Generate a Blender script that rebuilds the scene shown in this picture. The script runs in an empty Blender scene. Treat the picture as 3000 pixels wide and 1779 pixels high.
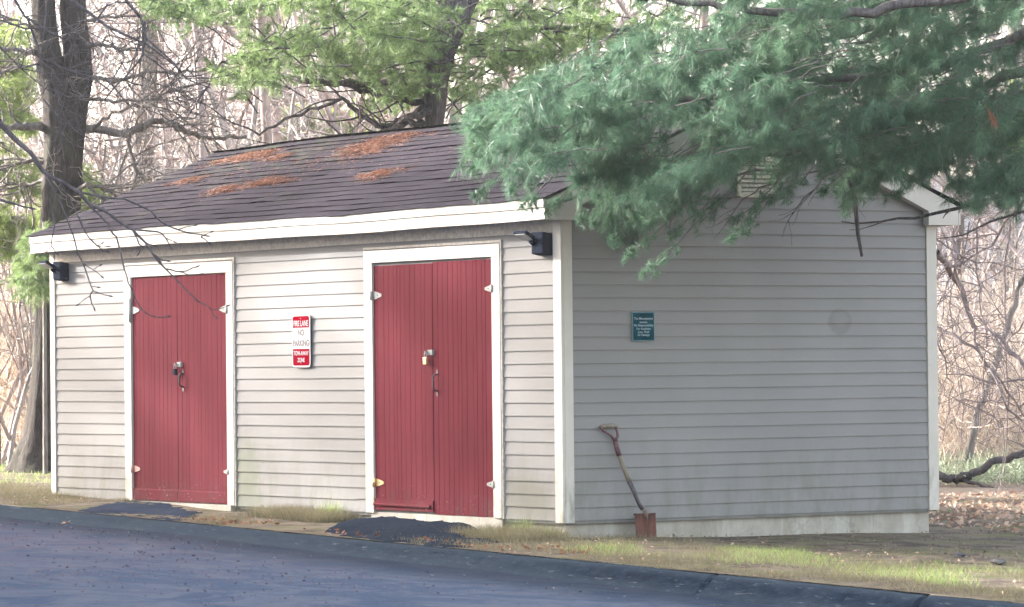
import bpy, math, random
import numpy as np
from mathutils import Vector, Matrix
random.seed(7); RNG = np.random.default_rng(11)
D = bpy.data; SC = bpy.context.scene; COL = SC.collection

# ------------------------------------------------------------------ camera
CAM = np.array([25.4284, -17.1434, 1.1864])
YAW, PITCH, ROLL, FOC = 0.580578, 0.0163212, -0.0101411, 11.64388
Fw = np.array([-math.cos(YAW)*math.cos(PITCH), math.sin(YAW)*math.cos(PITCH), math.sin(PITCH)])
_r = np.cross(Fw, [0, 0, 1]); _r /= np.linalg.norm(_r); _u = np.cross(_r, Fw)
Rt = _r*math.cos(ROLL)+_u*math.sin(ROLL); Up = -_r*math.sin(ROLL)+_u*math.cos(ROLL)
cam = D.objects.new('camera', D.cameras.new('camera')); COL.objects.link(cam)
M = Matrix.Identity(4)
for i in range(3):
    M[i][0] = Rt[i]; M[i][1] = Up[i]; M[i][2] = -Fw[i]; M[i][3] = CAM[i]
cam.matrix_world = M
cam.data.sensor_width = 36; cam.data.lens = 36*FOC/3.0; cam.data.clip_end = 2000; cam.data.clip_start = .5
SC.camera = cam
def P(px, py, depth):                       # photo pixel + metres along the view axis -> world point
    return CAM + depth*(Fw + Rt*(px-1500)/(FOC*1000) - Up*(py-889.5)/(FOC*1000))
def prj(p):
    d = np.asarray(p, float)-CAM; z = d@Fw
    return 1500+FOC*1000*(d@Rt)/z, 889.5-FOC*1000*(d@Up)/z, z

# ------------------------------------------------------------------ light
EL, AZ = math.radians(19), math.radians(60)            # sun height, angle off the front wall's normal
SUN = Vector((-math.sin(AZ)*math.cos(EL), -math.cos(AZ)*math.cos(EL), math.sin(EL)))
w = D.worlds.new('World'); SC.world = w; w.use_nodes = True
nt = w.node_tree; bg = nt.nodes['Background']; sky = nt.nodes.new('ShaderNodeTexSky')
sky.sky_type = 'NISHITA'; sky.sun_disc = False; sky.sun_elevation = EL; sky.sun_rotation = math.atan2(SUN.x, SUN.y)
sky.dust_density = 3.5; sky.air_density = 1.0; sky.ozone_density = .2
hs = nt.nodes.new('ShaderNodeHueSaturation'); hs.inputs['Saturation'].default_value = .62; nt.links.new(sky.outputs[0], hs.inputs['Color']); nt.links.new(hs.outputs[0], bg.inputs[0]); bg.inputs[1].default_value = 0.15
sl = D.lights.new('sun', 'SUN'); sl.energy = 2.9; sl.angle = math.radians(.5); sl.color = (1, .993, .985)
so = D.objects.new('sun', sl); COL.objects.link(so); so.rotation_euler = SUN.to_track_quat('Z', 'Y').to_euler()
SC.view_settings.view_transform = 'Standard'; SC.view_settings.look = 'None'
SC.view_settings.gamma = 1; SC.view_settings.exposure = 2.98

# ------------------------------------------------------------------ helpers
class MB:
    def __init__(s): s.v = []; s.f = []
    def quad(s, a, b, c, d):
        n = len(s.v); s.v += [tuple(a), tuple(b), tuple(c), tuple(d)]; s.f.append((n, n+1, n+2, n+3))
    def poly(s, pts):
        n = len(s.v); s.v += [tuple(p) for p in pts]; s.f.append(tuple(range(n, n+len(pts))))
    def box(s, lo, hi):
        x0, y0, z0 = lo; x1, y1, z1 = hi; n = len(s.v)
        s.v += [(x0, y0, z0), (x1, y0, z0), (x1, y1, z0), (x0, y1, z0), (x0, y0, z1), (x1, y0, z1), (x1, y1, z1), (x0, y1, z1)]
        s.f += [tuple(n+i for i in q) for q in ((0, 3, 2, 1), (4, 5, 6, 7), (0, 1, 5, 4), (1, 2, 6, 5), (2, 3, 7, 6), (3, 0, 4, 7))]
    def prism(s, pts, vec):                  # polygon pushed along vec
        n = len(s.v); k = len(pts); vec = np.asarray(vec, float)
        s.v += [tuple(p) for p in pts]+[tuple(np.asarray(p, float)+vec) for p in pts]
        s.f.append(tuple(range(n+k-1, n-1, -1))); s.f.append(tuple(range(n+k, n+2*k)))
        for i in range(k):
            j = (i+1) % k; s.f.append((n+i, n+j, n+k+j, n+k+i))
    def tube(s, pts, rad, k=6, cap=True):
        pts = [np.asarray(p, float) for p in pts]; n0 = len(s.v); m = len(pts)
        prev = None
        for i in range(m):
            t = pts[min(i+1, m-1)]-pts[max(i-1, 0)]; t = t/(np.linalg.norm(t)+1e-9)
            if prev is None:
                a = np.array([0, 0, 1.]) if abs(t[2]) < .9 else np.array([1., 0, 0]); u = np.cross(t, a)
            else: u = prev-t*(prev@t)
            u /= np.linalg.norm(u)+1e-9; prev = u; v = np.cross(t, u)
            r = rad[i] if hasattr(rad, '__len__') else rad
            for j in range(k):
                a = 2*math.pi*j/k; s.v.append(tuple(pts[i]+r*(u*math.cos(a)+v*math.sin(a))))
        for i in range(m-1):
            for j in range(k):
                a = n0+i*k+j; b = n0+i*k+(j+1) % k; s.f.append((a, b, b+k, a+k))
        if cap and k > 2:
            s.f.append(tuple(n0+j for j in range(k-1, -1, -1))); s.f.append(tuple(n0+(m-1)*k+j for j in range(k)))
    def build(s, name, mat, parent=None, smooth=False, bevel=0):
        me = D.meshes.new(name); off = np.zeros(3)
        if parent is not None:
            p = parent
            while p is not None: off += np.array(p.location); p = p.parent
        v = np.array(s.v, float)-off
        me.from_pydata(v.tolist(), [], s.f); me.materials.append(mat)
        if smooth: me.polygons.foreach_set('use_smooth', [True]*len(me.polygons))
        o = D.objects.new(name, me); COL.objects.link(o); o.parent = parent
        if bevel:
            b = o.modifiers.new('bevel', 'BEVEL'); b.width = bevel; b.segments = 2; b.limit_method = 'ANGLE'
        return o
def np_mesh(name, V, Fc, mat, parent=None, smooth=False):      # V (n,3), Fc (m,k)
    off = np.zeros(3); p = parent
    while p is not None: off += np.array(p.location); p = p.parent
    V = (V-off).astype(np.float32); k = Fc.shape[1]
    me = D.meshes.new(name); me.vertices.add(len(V)); me.vertices.foreach_set('co', V.ravel())
    me.loops.add(Fc.size); me.loops.foreach_set('vertex_index', Fc.ravel().astype(np.int32))
    me.polygons.add(len(Fc)); me.polygons.foreach_set('loop_start', np.arange(0, Fc.size, k, dtype=np.int32))
    me.update(calc_edges=True); me.validate(); me.materials.append(mat)
    if smooth: me.polygons.foreach_set('use_smooth', np.ones(len(me.polygons), bool))
    o = D.objects.new(name, me); COL.objects.link(o); o.parent = parent
    return o
def empty(name, loc, label=None, cat=None, group=None, parent=None):
    o = D.objects.new(name, None); COL.objects.link(o); o.location = tuple(float(q) for q in loc); o.empty_display_size = .2
    return tag(o, label, cat, group)
def tag(o, label=None, cat=None, group=None, kind=None):
    if label: o['label'] = label
    if cat: o['category'] = cat
    if group: o['group'] = group
    if kind: o['kind'] = kind
    return o

# ------------------------------------------------------------------ materials
class N:
    def __init__(s, name):
        s.m = D.materials.new(name); s.m.use_nodes = True; s.t = s.m.node_tree; s.b = s.t.nodes['Principled BSDF']
        s.pos = s.t.nodes.new('ShaderNodeNewGeometry').outputs['Position']
    def n(s, typ, **kw):
        x = s.t.nodes.new(typ)
        for k, v in kw.items(): setattr(x, k, v)
        return x
    def link(s, a, b): s.t.links.new(a, b)
    def scl(s, vec):
        m = s.n('ShaderNodeMapping'); m.inputs['Scale'].default_value = vec; s.link(s.pos, m.inputs[0]); return m.outputs[0]
    def noise(s, scale, detail=4, rough=.6, vec=None, dist=0):
        x = s.n('ShaderNodeTexNoise'); x.inputs['Scale'].default_value = scale; x.inputs['Detail'].default_value = detail
        x.inputs['Roughness'].default_value = rough; x.inputs['Distortion'].default_value = dist
        s.link(s.scl(vec) if vec else s.pos, x.inputs['Vector']); return x.outputs['Fac']
    def ramp(s, fac, stops):
        x = s.n('ShaderNodeValToRGB'); e = x.color_ramp.elements
        while len(e) < len(stops): e.new(.5)
        for q, (p, c) in zip(e, stops): q.position = p; q.color = (*c, 1) if len(c) == 3 else c
        s.link(fac, x.inputs[0]); return x.outputs[0]
    def mask(s, fac, lo, hi):
        x = s.n('ShaderNodeMapRange'); x.inputs[1].default_value = lo; x.inputs[2].default_value = hi
        x.interpolation_type = 'SMOOTHSTEP'; s.link(fac, x.inputs[0]); return x.outputs[0]
    def mix(s, fac, a, b, blend='MIX'):
        x = s.n('ShaderNodeMix', data_type='RGBA', blend_type=blend)
        for sock, v in ((0, fac), (6, a), (7, b)):
            if isinstance(v, (int, float)): x.inputs[sock].default_value = v
            elif isinstance(v, tuple): x.inputs[sock].default_value = (*v, 1)
            else: s.link(v, x.inputs[sock])
        return x.outputs[2]
    def math(s, op, a, b=0.0):
        x = s.n('ShaderNodeMath', operation=op)
        for i, v in enumerate((a, b)):
            if isinstance(v, (int, float)): x.inputs[i].default_value = v
            else: s.link(v, x.inputs[i])
        return x.outputs[0]
    def spot(s, c, r, soft=.5, sc=(1, 1, 1), wob=.0, wsc=12):             # soft blob mask round a world point
        d = s.n('ShaderNodeVectorMath', operation='SUBTRACT'); s.link(s.pos, d.inputs[0]); d.inputs[1].default_value = c
        m = s.n('ShaderNodeVectorMath', operation='MULTIPLY'); s.link(d.outputs[0], m.inputs[0]); m.inputs[1].default_value = sc
        l = s.n('ShaderNodeVectorMath', operation='LENGTH'); s.link(m.outputs[0], l.inputs[0])
        v = l.outputs['Value']
        if wob: v = s.math('ADD', v, s.math('MULTIPLY', s.math('SUBTRACT', s.noise(wsc, 3), .5), wob))
        x = s.n('ShaderNodeMapRange'); x.interpolation_type = 'SMOOTHSTEP'
        x.inputs[1].default_value = r; x.inputs[2].default_value = r*(1-soft); s.link(v, x.inputs[0]); return x.outputs[0]
    def bump(s, h, strength=.3, dist=.01):
        x = s.n('ShaderNodeBump'); x.inputs['Strength'].default_value = strength; x.inputs['Distance'].default_value = dist
        s.link(h, x.inputs['Height']); s.link(x.outputs[0], s.b.inputs['Normal'])
    def col(s, c):
        if isinstance(c, tuple): s.b.inputs['Base Color'].default_value = (*c, 1)
        else: s.link(c, s.b.inputs['Base Color'])
        return s
    def set(s, rough=.6, metal=0, spec=.5):
        s.b.inputs['Roughness'].default_value = rough; s.b.inputs['Metallic'].default_value = metal
        s.b.inputs['Specular IOR Level'].default_value = spec; return s
def simple(name, c, rough=.6, metal=0, nscale=30, namp=.25, vec=None, bump=.0, spec=.5):
    k = N(name); f = k.noise(nscale, 4, .6, vec)
    lo = tuple(x*(1-namp) for x in c); hi = tuple(min(1, x*(1+namp)) for x in c)
    k.col(k.ramp(f, [(.3, lo), (.7, hi)])).set(rough, metal, spec)
    if bump: k.bump(f, bump, .01)
    return k.m

def m_siding():
    k = N('vinyl_siding'); base = k.ramp(k.noise(1.3, 3, .5), [(.3, (.204, .194, .188)), (.7, (.225, .214, .207))])
    grain = k.noise(26, 4, .65, (1, 1, 9)); base = k.mix(k.mask(grain, .35, .75), base, k.mix(.09, base, (.1, .09, .09)))
    stv = k.noise(5, 5, .7, (1, 1, .35))
    low = k.n('ShaderNodeSeparateXYZ'); k.link(k.pos, low.inputs[0])
    h = k.n('ShaderNodeMapRange'); h.inputs[1].default_value = .75; h.inputs[2].default_value = 0; k.link(low.outputs[2], h.inputs[0])
    base = k.mix(k.math('MULTIPLY', k.math('MULTIPLY', h.outputs[0], k.mask(stv, .40, .68)), .55), base, (.13, .13, .10))
    for c, r, sc, colr, a in (((-5.0, 0, .33), .42, (1, 1, 1.1), (.13, .14, .10), .7), ((-4.95, 0, .1), .35, (1, 1, 1.2), (.13, .14, .10), .6),
                              ((-.5, 0, .16), .45, (.8, 1, 1.7), (.14, .135, .105), .6), ((-8.3, 0, .1), .3, (1, 1, 1.5), (.15, .15, .11), .4)):
        base = k.mix(k.math('MULTIPLY', k.spot(c, r, .7, sc, .4, 7), a), base, colr)
    ring = k.math('SUBTRACT', k.spot((0, 2.7, 1.535), .135, .25, (1, 1, 1.15), .05), k.math('MULTIPLY', k.spot((0, 2.71, 1.56), .1, .5, (1, 1, 1.2)), .55))
    base = k.mix(k.math('MULTIPLY', ring, .35), base, (.11, .10, .095))
    k.col(base).set(.7, 0, .08); k.bump(grain, .12, .003); return k.m
def m_trim():
    k = N('white_trim'); base = k.ramp(k.noise(3, 4, .6), [(.3, (.44, .40, .35)), (.7, (.50, .46, .41))])
    sep = k.n('ShaderNodeSeparateXYZ'); k.link(k.pos, sep.inputs[0])
    h = k.n('ShaderNodeMapRange'); h.inputs[1].default_value = .55; h.inputs[2].default_value = .02; k.link(sep.outputs[2], h.inputs[0])
    g = k.mask(k.noise(14, 5, .7, (1, 1, .3)), .4, .68)
    base = k.mix(k.math('MULTIPLY', k.math('MULTIPLY', h.outputs[0], g), .75), base, (.15, .155, .115))
    k.col(base).set(.6, 0, .12); return k.m
def m_door():
    k = N('red_door_paint'); f = k.noise(3.5, 5, .65, (1, 1, .35))
    base = k.ramp(f, [(.25, (.088, .0115, .0185)), (.75, (.114, .0165, .025))])
    base = k.mix(k.mask(k.noise(45, 4, .7, (1, 1, .12)), .62, .85), base, (.12, .03, .035))
    sep = k.n('ShaderNodeSeparateXYZ'); k.link(k.pos, sep.inputs[0])
    low = k.n('ShaderNodeMapRange'); low.inputs[1].default_value = .26; low.inputs[2].default_value = .03; k.link(sep.outputs[2], low.inputs[0])
    chips = k.mask(k.noise(22, 5, .75, (1, 1, 2.2)), .63, .67); grime = k.math('MULTIPLY', k.math('MULTIPLY', low.outputs[0], k.mask(k.noise(9, 5, .8, (1, 1, .5)), .45, .65)), .5); base = k.mix(grime, base, (.075, .05, .045))
    base = k.mix(k.math('MULTIPLY', low.outputs[0], chips), base, (.32, .24, .23))
    k.col(base).set(.85, 0, .04); k.bump(k.noise(60, 4, .7, (1, 1, .1)), .15, .002); return k.m
def m_shingle():
    k = N('asphalt_shingles')
    m = k.n('ShaderNodeTexBrick'); m.offset = .5; m.inputs['Scale'].default_value = 1
    m.inputs['Brick Width'].default_value = .31; m.inputs['Row Height'].default_value = .1268; m.inputs['Mortar Size'].default_value = .004
    m.inputs['Color1'].default_value = (.014, .0105, .0155, 1); m.inputs['Color2'].default_value = (.028, .021, .030, 1); m.inputs['Mortar'].default_value = (.02, .017, .02, 1)
    mp = k.n('ShaderNodeMapping'); mp.inputs['Location'].default_value = (0, .25*1.09, 0); mp.inputs['Scale'].default_value = (1, 1.09, 1); k.link(k.pos, mp.inputs[0]); k.link(mp.outputs[0], m.inputs['Vector'])
    c = m.outputs['Color']; c = k.mix(.55, c, k.ramp(k.noise(60, 4, .75), [(.3, (.010, .0085, .012)), (.72, (.044, .035, .046))]))
    sun_dapple = k.mask(k.noise(1.1, 5, .7, (.8, 1.6, 1)), .50, .66); sun_dapple2 = k.mask(k.noise(9, 4, .7, (.6, 1.4, 1)), .42, .65)  # pale elongated sun dapples painted into the shingle colour
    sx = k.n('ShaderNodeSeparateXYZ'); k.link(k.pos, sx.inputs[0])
    left = k.mask(sx.outputs[0], -3.2, -7.6); c = k.mix(k.math('MULTIPLY', k.math('MULTIPLY', sun_dapple, sun_dapple2), k.math('ADD', k.math('MULTIPLY', left, .4), .08)), c, (.10, .095, .07))
    moss = k.mask(k.noise(5, 4, .7), .5, .66); up = k.mask(sx.outputs[1], .3, 1.7)
    c = k.mix(k.math('MULTIPLY', k.math('MULTIPLY', moss, left), k.math('MULTIPLY', up, .7)), c, (.04, .048, .03))
    k.col(c).set(.95, 0, .04); k.bump(k.noise(160, 3, .7), .5, .004); return k.m
def m_concrete():
    k = N('parged_concrete'); base = k.ramp(k.noise(4, 6, .7), [(.25, (.24, .215, .175)), (.5, (.32, .29, .245)), (.75, (.42, .385, .33))])
    drip = k.mask(k.noise(4.5, 4, .6, (1, 1, .12), .6), .52, .62); base = k.mix(k.math('MULTIPLY', drip, .35), base, (.48, .45, .40))
    drk = k.mask(k.noise(8, 5, .7, (1, 1, .25), .8), .6, .68); base = k.mix(k.math('MULTIPLY', drk, .45), base, (.10, .10, .09))
    v = k.n('ShaderNodeTexVoronoi', feature='DISTANCE_TO_EDGE'); v.inputs['Scale'].default_value = 2.1
    wv = k.n('ShaderNodeVectorMath', operation='ADD'); nn = k.n('ShaderNodeTexNoise'); nn.inputs['Scale'].default_value = 3; k.link(k.pos, nn.inputs['Vector'])
    k.link(k.scl((1, 1, .55)), wv.inputs[0]); sc = k.n('ShaderNodeVectorMath', operation='SCALE'); sc.inputs[3].default_value = .35; k.link(nn.outputs['Color'], sc.inputs[0]); k.link(sc.outputs[0], wv.inputs[1])
    k.link(wv.outputs[0], v.inputs['Vector']); crack = k.mask(v.outputs[0], .011, .004)
    base = k.mix(k.math('MULTIPLY', crack, .18), base, (.08, .08, .07)); k.col(base).set(.9, 0, .2); k.bump(k.noise(30, 5, .7), .5, .01); return k.m
def m_asphalt():
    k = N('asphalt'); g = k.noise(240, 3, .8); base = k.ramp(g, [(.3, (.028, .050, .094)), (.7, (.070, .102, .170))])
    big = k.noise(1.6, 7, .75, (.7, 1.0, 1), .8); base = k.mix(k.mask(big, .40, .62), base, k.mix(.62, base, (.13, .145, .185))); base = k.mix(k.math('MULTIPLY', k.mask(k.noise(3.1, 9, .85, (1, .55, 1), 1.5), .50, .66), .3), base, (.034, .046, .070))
    sx = k.n('ShaderNodeSeparateXYZ'); k.link(k.pos, sx.inputs[0])
    lf = k.mask(sx.outputs[0], 3.2, -3.5); deb = k.mask(k.noise(5, 10, .95, (1, .5, 1)), .44, .58)
    base = k.mix(k.math('MULTIPLY', deb, k.math('ADD', k.math('MULTIPLY', lf, .7), .10)), base, (.13, .095, .125))
    base = k.mix(k.math('MULTIPLY', k.mask(k.noise(60, 4, .8), .64, .7), .5), base, (.14, .13, .13))
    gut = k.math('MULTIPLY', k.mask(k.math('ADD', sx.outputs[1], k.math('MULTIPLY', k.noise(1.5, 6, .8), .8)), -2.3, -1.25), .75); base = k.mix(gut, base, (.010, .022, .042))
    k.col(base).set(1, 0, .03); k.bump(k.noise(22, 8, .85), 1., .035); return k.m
def m_kerb():
    k = N('kerb_asphalt'); base = k.ramp(k.noise(18, 6, .75, (.5, 1, 1.3)), [(.3, (.003, .007, .014)), (.55, (.010, .018, .032)), (.75, (.030, .042, .060))])
    scr = k.mask(k.noise(14, 6, .8, (.3, 1, 3.2)), .58, .66); base = k.mix(k.math('MULTIPLY', scr, .8), base, (.15, .16, .17))
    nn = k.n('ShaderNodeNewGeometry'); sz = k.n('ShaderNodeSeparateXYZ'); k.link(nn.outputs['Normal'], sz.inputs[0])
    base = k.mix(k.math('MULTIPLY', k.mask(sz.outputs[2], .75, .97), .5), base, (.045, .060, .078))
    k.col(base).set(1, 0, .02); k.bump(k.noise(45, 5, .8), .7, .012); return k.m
def m_ground():
    k = N('lawn_soil'); base = k.ramp(k.noise(3, 6, .75), [(.3, (.04, .03, .026)), (.46, (.11, .085, .068)), (.56, (.20, .16, .12)), (.72, (.12, .135, .045))])
    base = k.mix(k.mask(k.noise(40, 5, .8), .5, .7), base, (.22, .17, .12))
    moss = k.mask(k.noise(1.4, 4, .7), .5, .6); base = k.mix(k.math('MULTIPLY', moss, .55), base, (.13, .14, .05))
    far = k.n('ShaderNodeSeparateXYZ'); k.link(k.pos, far.inputs[0])
    base = k.mix(k.mask(far.outputs[1], 7, 12), base, k.ramp(k.noise(9, 6, .8), [(.3, (.22, .16, .12)), (.7, (.46, .35, .29))]))
    k.col(base).set(.95, 0, .1); k.bump(k.noise(25, 6, .8), .9, .05); return k.m
def leafy(name, c1, c2, c3=None, trans=.35, rough=.5, scale=1.5):
    k = N(name); k.t.nodes.remove(k.b); f = k.noise(scale, 4, .7); st = [(.3, c1), (.65, c2)]+([(.85, c3)] if c3 else [])
    g = k.n('ShaderNodeNewGeometry'); c = k.ramp(f, st)
    c = k.mix(.45, c, k.ramp(g.outputs['Random Per Island'], [(0, tuple(x*.55 for x in c1)), (1, tuple(min(1, x*1.7) for x in c2))]))
    d = k.n('ShaderNodeBsdfPrincipled'); k.link(c, d.inputs['Base Color']); d.inputs['Roughness'].default_value = rough; d.inputs['Specular IOR Level'].default_value = .4
    t = k.n('ShaderNodeBsdfTranslucent'); k.link(c, t.inputs[0]); m = k.n('ShaderNodeMixShader'); m.inputs[0].default_value = trans
    k.link(d.outputs[0], m.inputs[1]); k.link(t.outputs[0], m.inputs[2]); k.link(m.outputs[0], k.t.nodes['Material Output'].inputs[0]); return k.m
def m_bark(name, c1, c2, sc=22, mossc=None):
    k = N(name); f = k.noise(sc, 6, .75, (1, 1, .16), 1.2); base = k.ramp(f, [(.32, c1), (.65, c2)])
    if mossc: base = k.mix(k.math('MULTIPLY', k.mask(k.noise(2.2, 4, .7), .5, .65), .5), base, mossc)
    k.col(base).set(.95, 0, .15); k.bump(f, 1., .05); return k.m
MAT = dict(siding=m_siding(), trim=m_trim(), door=m_door(), shingle=m_shingle(), concrete=m_concrete(), asphalt=m_asphalt(), kerb=m_kerb(), ground=m_ground(),
    soffit=simple('soffit_beige', (.38, .34, .30), .6), galv=simple('galvanised_steel', (.22, .22, .21), .7, .1, 60, .2), brass=simple('brass', (.70, .53, .27), .35, .8, 80, .15),
    blackmetal=simple('rusty_dark_iron', (.06, .035, .045), .55, .3, 90, .5), bronze=simple('dark_lamp_housing', (.014, .018, .030), 1, 0, 50, .25, None, 0, .03),
    lens=simple('lamp_lens', (.34, .34, .33), .4, 0, 20, .05), rust=simple('rusted_steel', (.095, .033, .022), .85, .1, 28, .6, (1, 1, .25), .4), oldpaint=simple('worn_red_paint', (.085, .03, .04), .6, .1, 60, .5),
    ash=simple('weathered_ash_wood', (.165, .135, .10), .7, 0, 40, .35, (1, 1, .1)), signred=simple('sign_red', (.19, .002, .012), 1, 0, 20, .08, None, 0, 0), signwhite=simple('sign_white', (.40, .40, .40), 1, 0, 20, .03, None, 0, 0),
    ink=simple('sign_dark_print', (.02, .004, .015), .5, 0, 20, .05), teal=simple('teal_enamel', (.003, .045, .062), 1, 0, 14, .35, None, 0, 0), tealedge=simple('teal_edge', (.06, .13, .16), .4, 0, 20, .2),
    lettering=simple('faded_white_print', (.22, .30, .33), .5, 0, 30, .2), ventm=simple('old_vent_paint', (.36, .33, .25), .7, 0, 40, .4), dark=simple('dark_gap', (.01, .01, .012), .9),
    straw=leafy('pine_straw', (.15, .055, .028), (.23, .095, .05), None, .1, .7, 6), sand=simple('fallen_leaf_tan', (.36, .22, .14), .8, 0, 40, .4),
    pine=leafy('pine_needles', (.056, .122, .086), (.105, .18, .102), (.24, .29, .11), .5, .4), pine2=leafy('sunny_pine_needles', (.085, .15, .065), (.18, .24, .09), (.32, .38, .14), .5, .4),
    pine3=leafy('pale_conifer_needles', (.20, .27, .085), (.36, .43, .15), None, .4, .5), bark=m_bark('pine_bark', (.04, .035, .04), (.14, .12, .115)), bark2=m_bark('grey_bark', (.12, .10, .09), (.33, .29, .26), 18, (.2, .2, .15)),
    bark4=m_bark('furrowed_brown_bark', (.02, .017, .015), (.09, .075, .066), 30, (.08, .08, .06)),
    barkp=m_bark('pine_twig_bark', (.07, .06, .065), (.20, .175, .165), 14),
    vine2=m_bark('dark_twig_bark', (.05, .045, .05), (.15, .13, .135), 14),
    bark3=m_bark('thin_branch_bark', (.10, .085, .08), (.27, .235, .21), 14), twig=simple('bare_twigs', (.34, .30, .28), .75, 0, 2.2, .45), twigred=simple('reddish_twigs', (.33, .26, .24), .75, 0, 2.2, .45), vine=simple('dark_vines', (.17, .13, .125), .85, 0, 12, .5),
    reed=leafy('dry_stalks', (.36, .28, .22), (.56, .46, .38), None, .3, .6, 3), grass=leafy('tan_lawn_grass', (.12, .10, .055), (.19, .165, .10), (.12, .16, .055), .4, .6, 2.2), grassg=leafy('green_grass', (.13, .19, .05), (.27, .34, .10), None, .45, .5, 3),
    grit=leafy('road_grit', (.05, .05, .075), (.12, .10, .12), None, .05, .9, 5),
    grit2=leafy('bark_crumbs', (.06, .045, .035), (.22, .16, .12), None, .05, .9, 5),
    paleg=leafy('pale_green_undergrowth', (.16, .22, .10), (.42, .44, .32), None, .4, .6, 5),
    litter=leafy('brown_leaf_litter', (.20, .10, .065), (.42, .29, .21), None, .2, .7, 4), stone=simple('dark_stone', (.07, .065, .065), .9, 0, 20, .5, None, .6), whitewall=simple('distant_white_siding', (.78, .78, .80), .7, 0, 4, .06), glass=simple('window_glass', (.05, .07, .10), .12, 0, 3, .2),
    farroof=simple('distant_roof', (.22, .2, .2), .9), brick=simple('grey_stucco', (.40, .39, .38), .9))

# ------------------------------------------------------------------ ground, kerb, road
def kt(x): return -.15-.0195*np.clip(x, -30, 25)
def hk(x): return .055+.065/(1+np.exp(-(np.asarray(x, float)-.5)*.55))
def g(x, y):
    b = -.135-.0195*np.clip(x, -14, 14)-.015*np.clip(y, 0, 8)
    return b+.012*np.sin(x*2.1+y*1.3)*np.cos(y*1.7-x*.6)*np.clip((y+1.2)*2, 0, 1)*np.where(y > 4, 1.6, 1)
def grid(name, xs, ys, zf, mat):
    X, Y = np.meshgrid(xs, ys, indexing='ij'); V = np.stack([X, Y, zf(X, Y)], -1).reshape(-1, 3); a = len(ys)
    i, j = np.meshgrid(np.arange(len(xs)-1), np.arange(a-1), indexing='ij'); q = (i*a+j).ravel()
    return np_mesh(name, V, np.stack([q, q+a, q+a+1, q+1], 1), mat, None, True)
far = [340, 240, 160, 100, 60]
xs = np.array([-q for q in far]+list(np.arange(-40, 30.1, .35))+far[::-1]); ys = np.array([-1.30]+list(np.arange(-1.25, 8, .16))+list(np.arange(8, 50, 1.2))+[60, 100, 160, 240, 340])
tag(grid('ground', xs, ys, g, MAT['ground']), kind='structure')
xr = np.array([-q for q in far]+list(np.arange(-40, 30.1, .5))+far[::-1]); yr = np.array([-340, -240, -120, -60, -40]+list(np.arange(-30, -1.38, .3))+[-1.40])
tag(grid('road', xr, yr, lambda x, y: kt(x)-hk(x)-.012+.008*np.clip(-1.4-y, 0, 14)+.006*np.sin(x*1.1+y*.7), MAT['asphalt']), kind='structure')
def kerb():
    xk = np.arange(-34, 26, .025); prof = [(-1.20, -.09), (-1.235, -.01), (-1.265, .006), (-1.31, .010), (-1.345, -.004), (-1.385, -.035), (-1.43, -.075), (-1.48, -.112), (-1.56, -.150)]
    V = []; r = RNG.normal(0, 1, (len(xk), len(prof)))
    for i in range(1, len(xk)): r[i] = .9*r[i-1]+.42*r[i]
    wav = .012*np.sin(xk*1.3)+.008*np.sin(xk*3.7+1)
    cr = {3.78: .5, 6.0: 1.0}
    for i, x in enumerate(xk):
        dip = sum(a*math.exp(-((x-c)/.014)**2) for c, a in cr.items())
        for j, (y, z) in enumerate(prof):
            if z < 0 and j > 2: z = z*float(hk(x))/.12
            edge = 0 if j in (0, len(prof)-1) else 1
            V.append((x+.03*(j-4)*(.3 if edge else 0), y+edge*(.004*r[i, j]+wav[i]+.05*dip*(j > 2)), kt(x)+z+edge*(.003*r[i, (j+3) % 9]-.035*dip)))
    a = len(prof); i, j = np.meshgrid(np.arange(len(xk)-1), np.arange(a-1), indexing='ij'); q = (i*a+j).ravel()
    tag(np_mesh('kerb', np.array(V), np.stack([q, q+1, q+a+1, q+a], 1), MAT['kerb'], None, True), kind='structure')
kerb()
def apron(name, outline, hfun, mt='kerb2'):           # bumpy asphalt ramp between a door and the kerb
    x0 = min(p[0] for p in outline); x1 = max(p[0] for p in outline); y0 = min(p[1] for p in outline); y1 = max(p[1] for p in outline)
    nx, ny = int((x1-x0)/.035)+1, int((y1-y0)/.035)+1; idx = {}; V = []; Fc = []
    def inside(x, y):
        c = False; j = len(outline)-1
        for i in range(len(outline)):
            xi, yi = outline[i]; xj, yj = outline[j]
            if (yi > y) != (yj > y) and x < (xj-xi)*(y-yi)/(yj-yi)+xi: c = not c
            j = i
        return c
    def dist(x, y):
        d = 9
        for i in range(len(outline)):
            a = np.array(outline[i-1]); b = np.array(outline[i]); p = np.array((x, y)); t = np.clip((p-a)@(b-a)/((b-a)@(b-a)+1e-9), 0, 1); d = min(d, np.linalg.norm(p-a-t*(b-a)))
        return d if inside(x, y) else -d
    X = np.linspace(x0-.1, x1+.1, nx+6); Y = np.linspace(y0-.1, min(y1, -.005), ny+4)
    for i, x in enumerate(X):
        for j, y in enumerate(Y):
            d = dist(x+.02*math.sin(y*17), y+.025*math.sin(x*9)+.02*math.sin(x*23)); e = np.clip(d/.05+.4, -1, 1) if y < -.06 else 1
            V.append((x, y, g(x, y)+hfun(x, y)*max(e, 0)**.5-.04*(e <= 0)+RNG.normal(0, .0035)))
    a = len(Y); i, j = np.meshgrid(np.arange(len(X)-1), np.arange(a-1), indexing='ij'); q = (i*a+j).ravel()
    return tag(np_mesh(name, np.array(V), np.stack([q, q+a, q+a+1, q+1], 1), MAT[mt], None, True), kind='structure')
k = N('old_black_asphalt'); k.col(k.ramp(k.noise(30, 6, .8), [(.3, (.008, .013, .024)), (.75, (.026, .035, .052))])).set(1, 0, .03); k.bump(k.noise(60, 5, .8), .9, .015); MAT['kerb2'] = k.m
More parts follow.
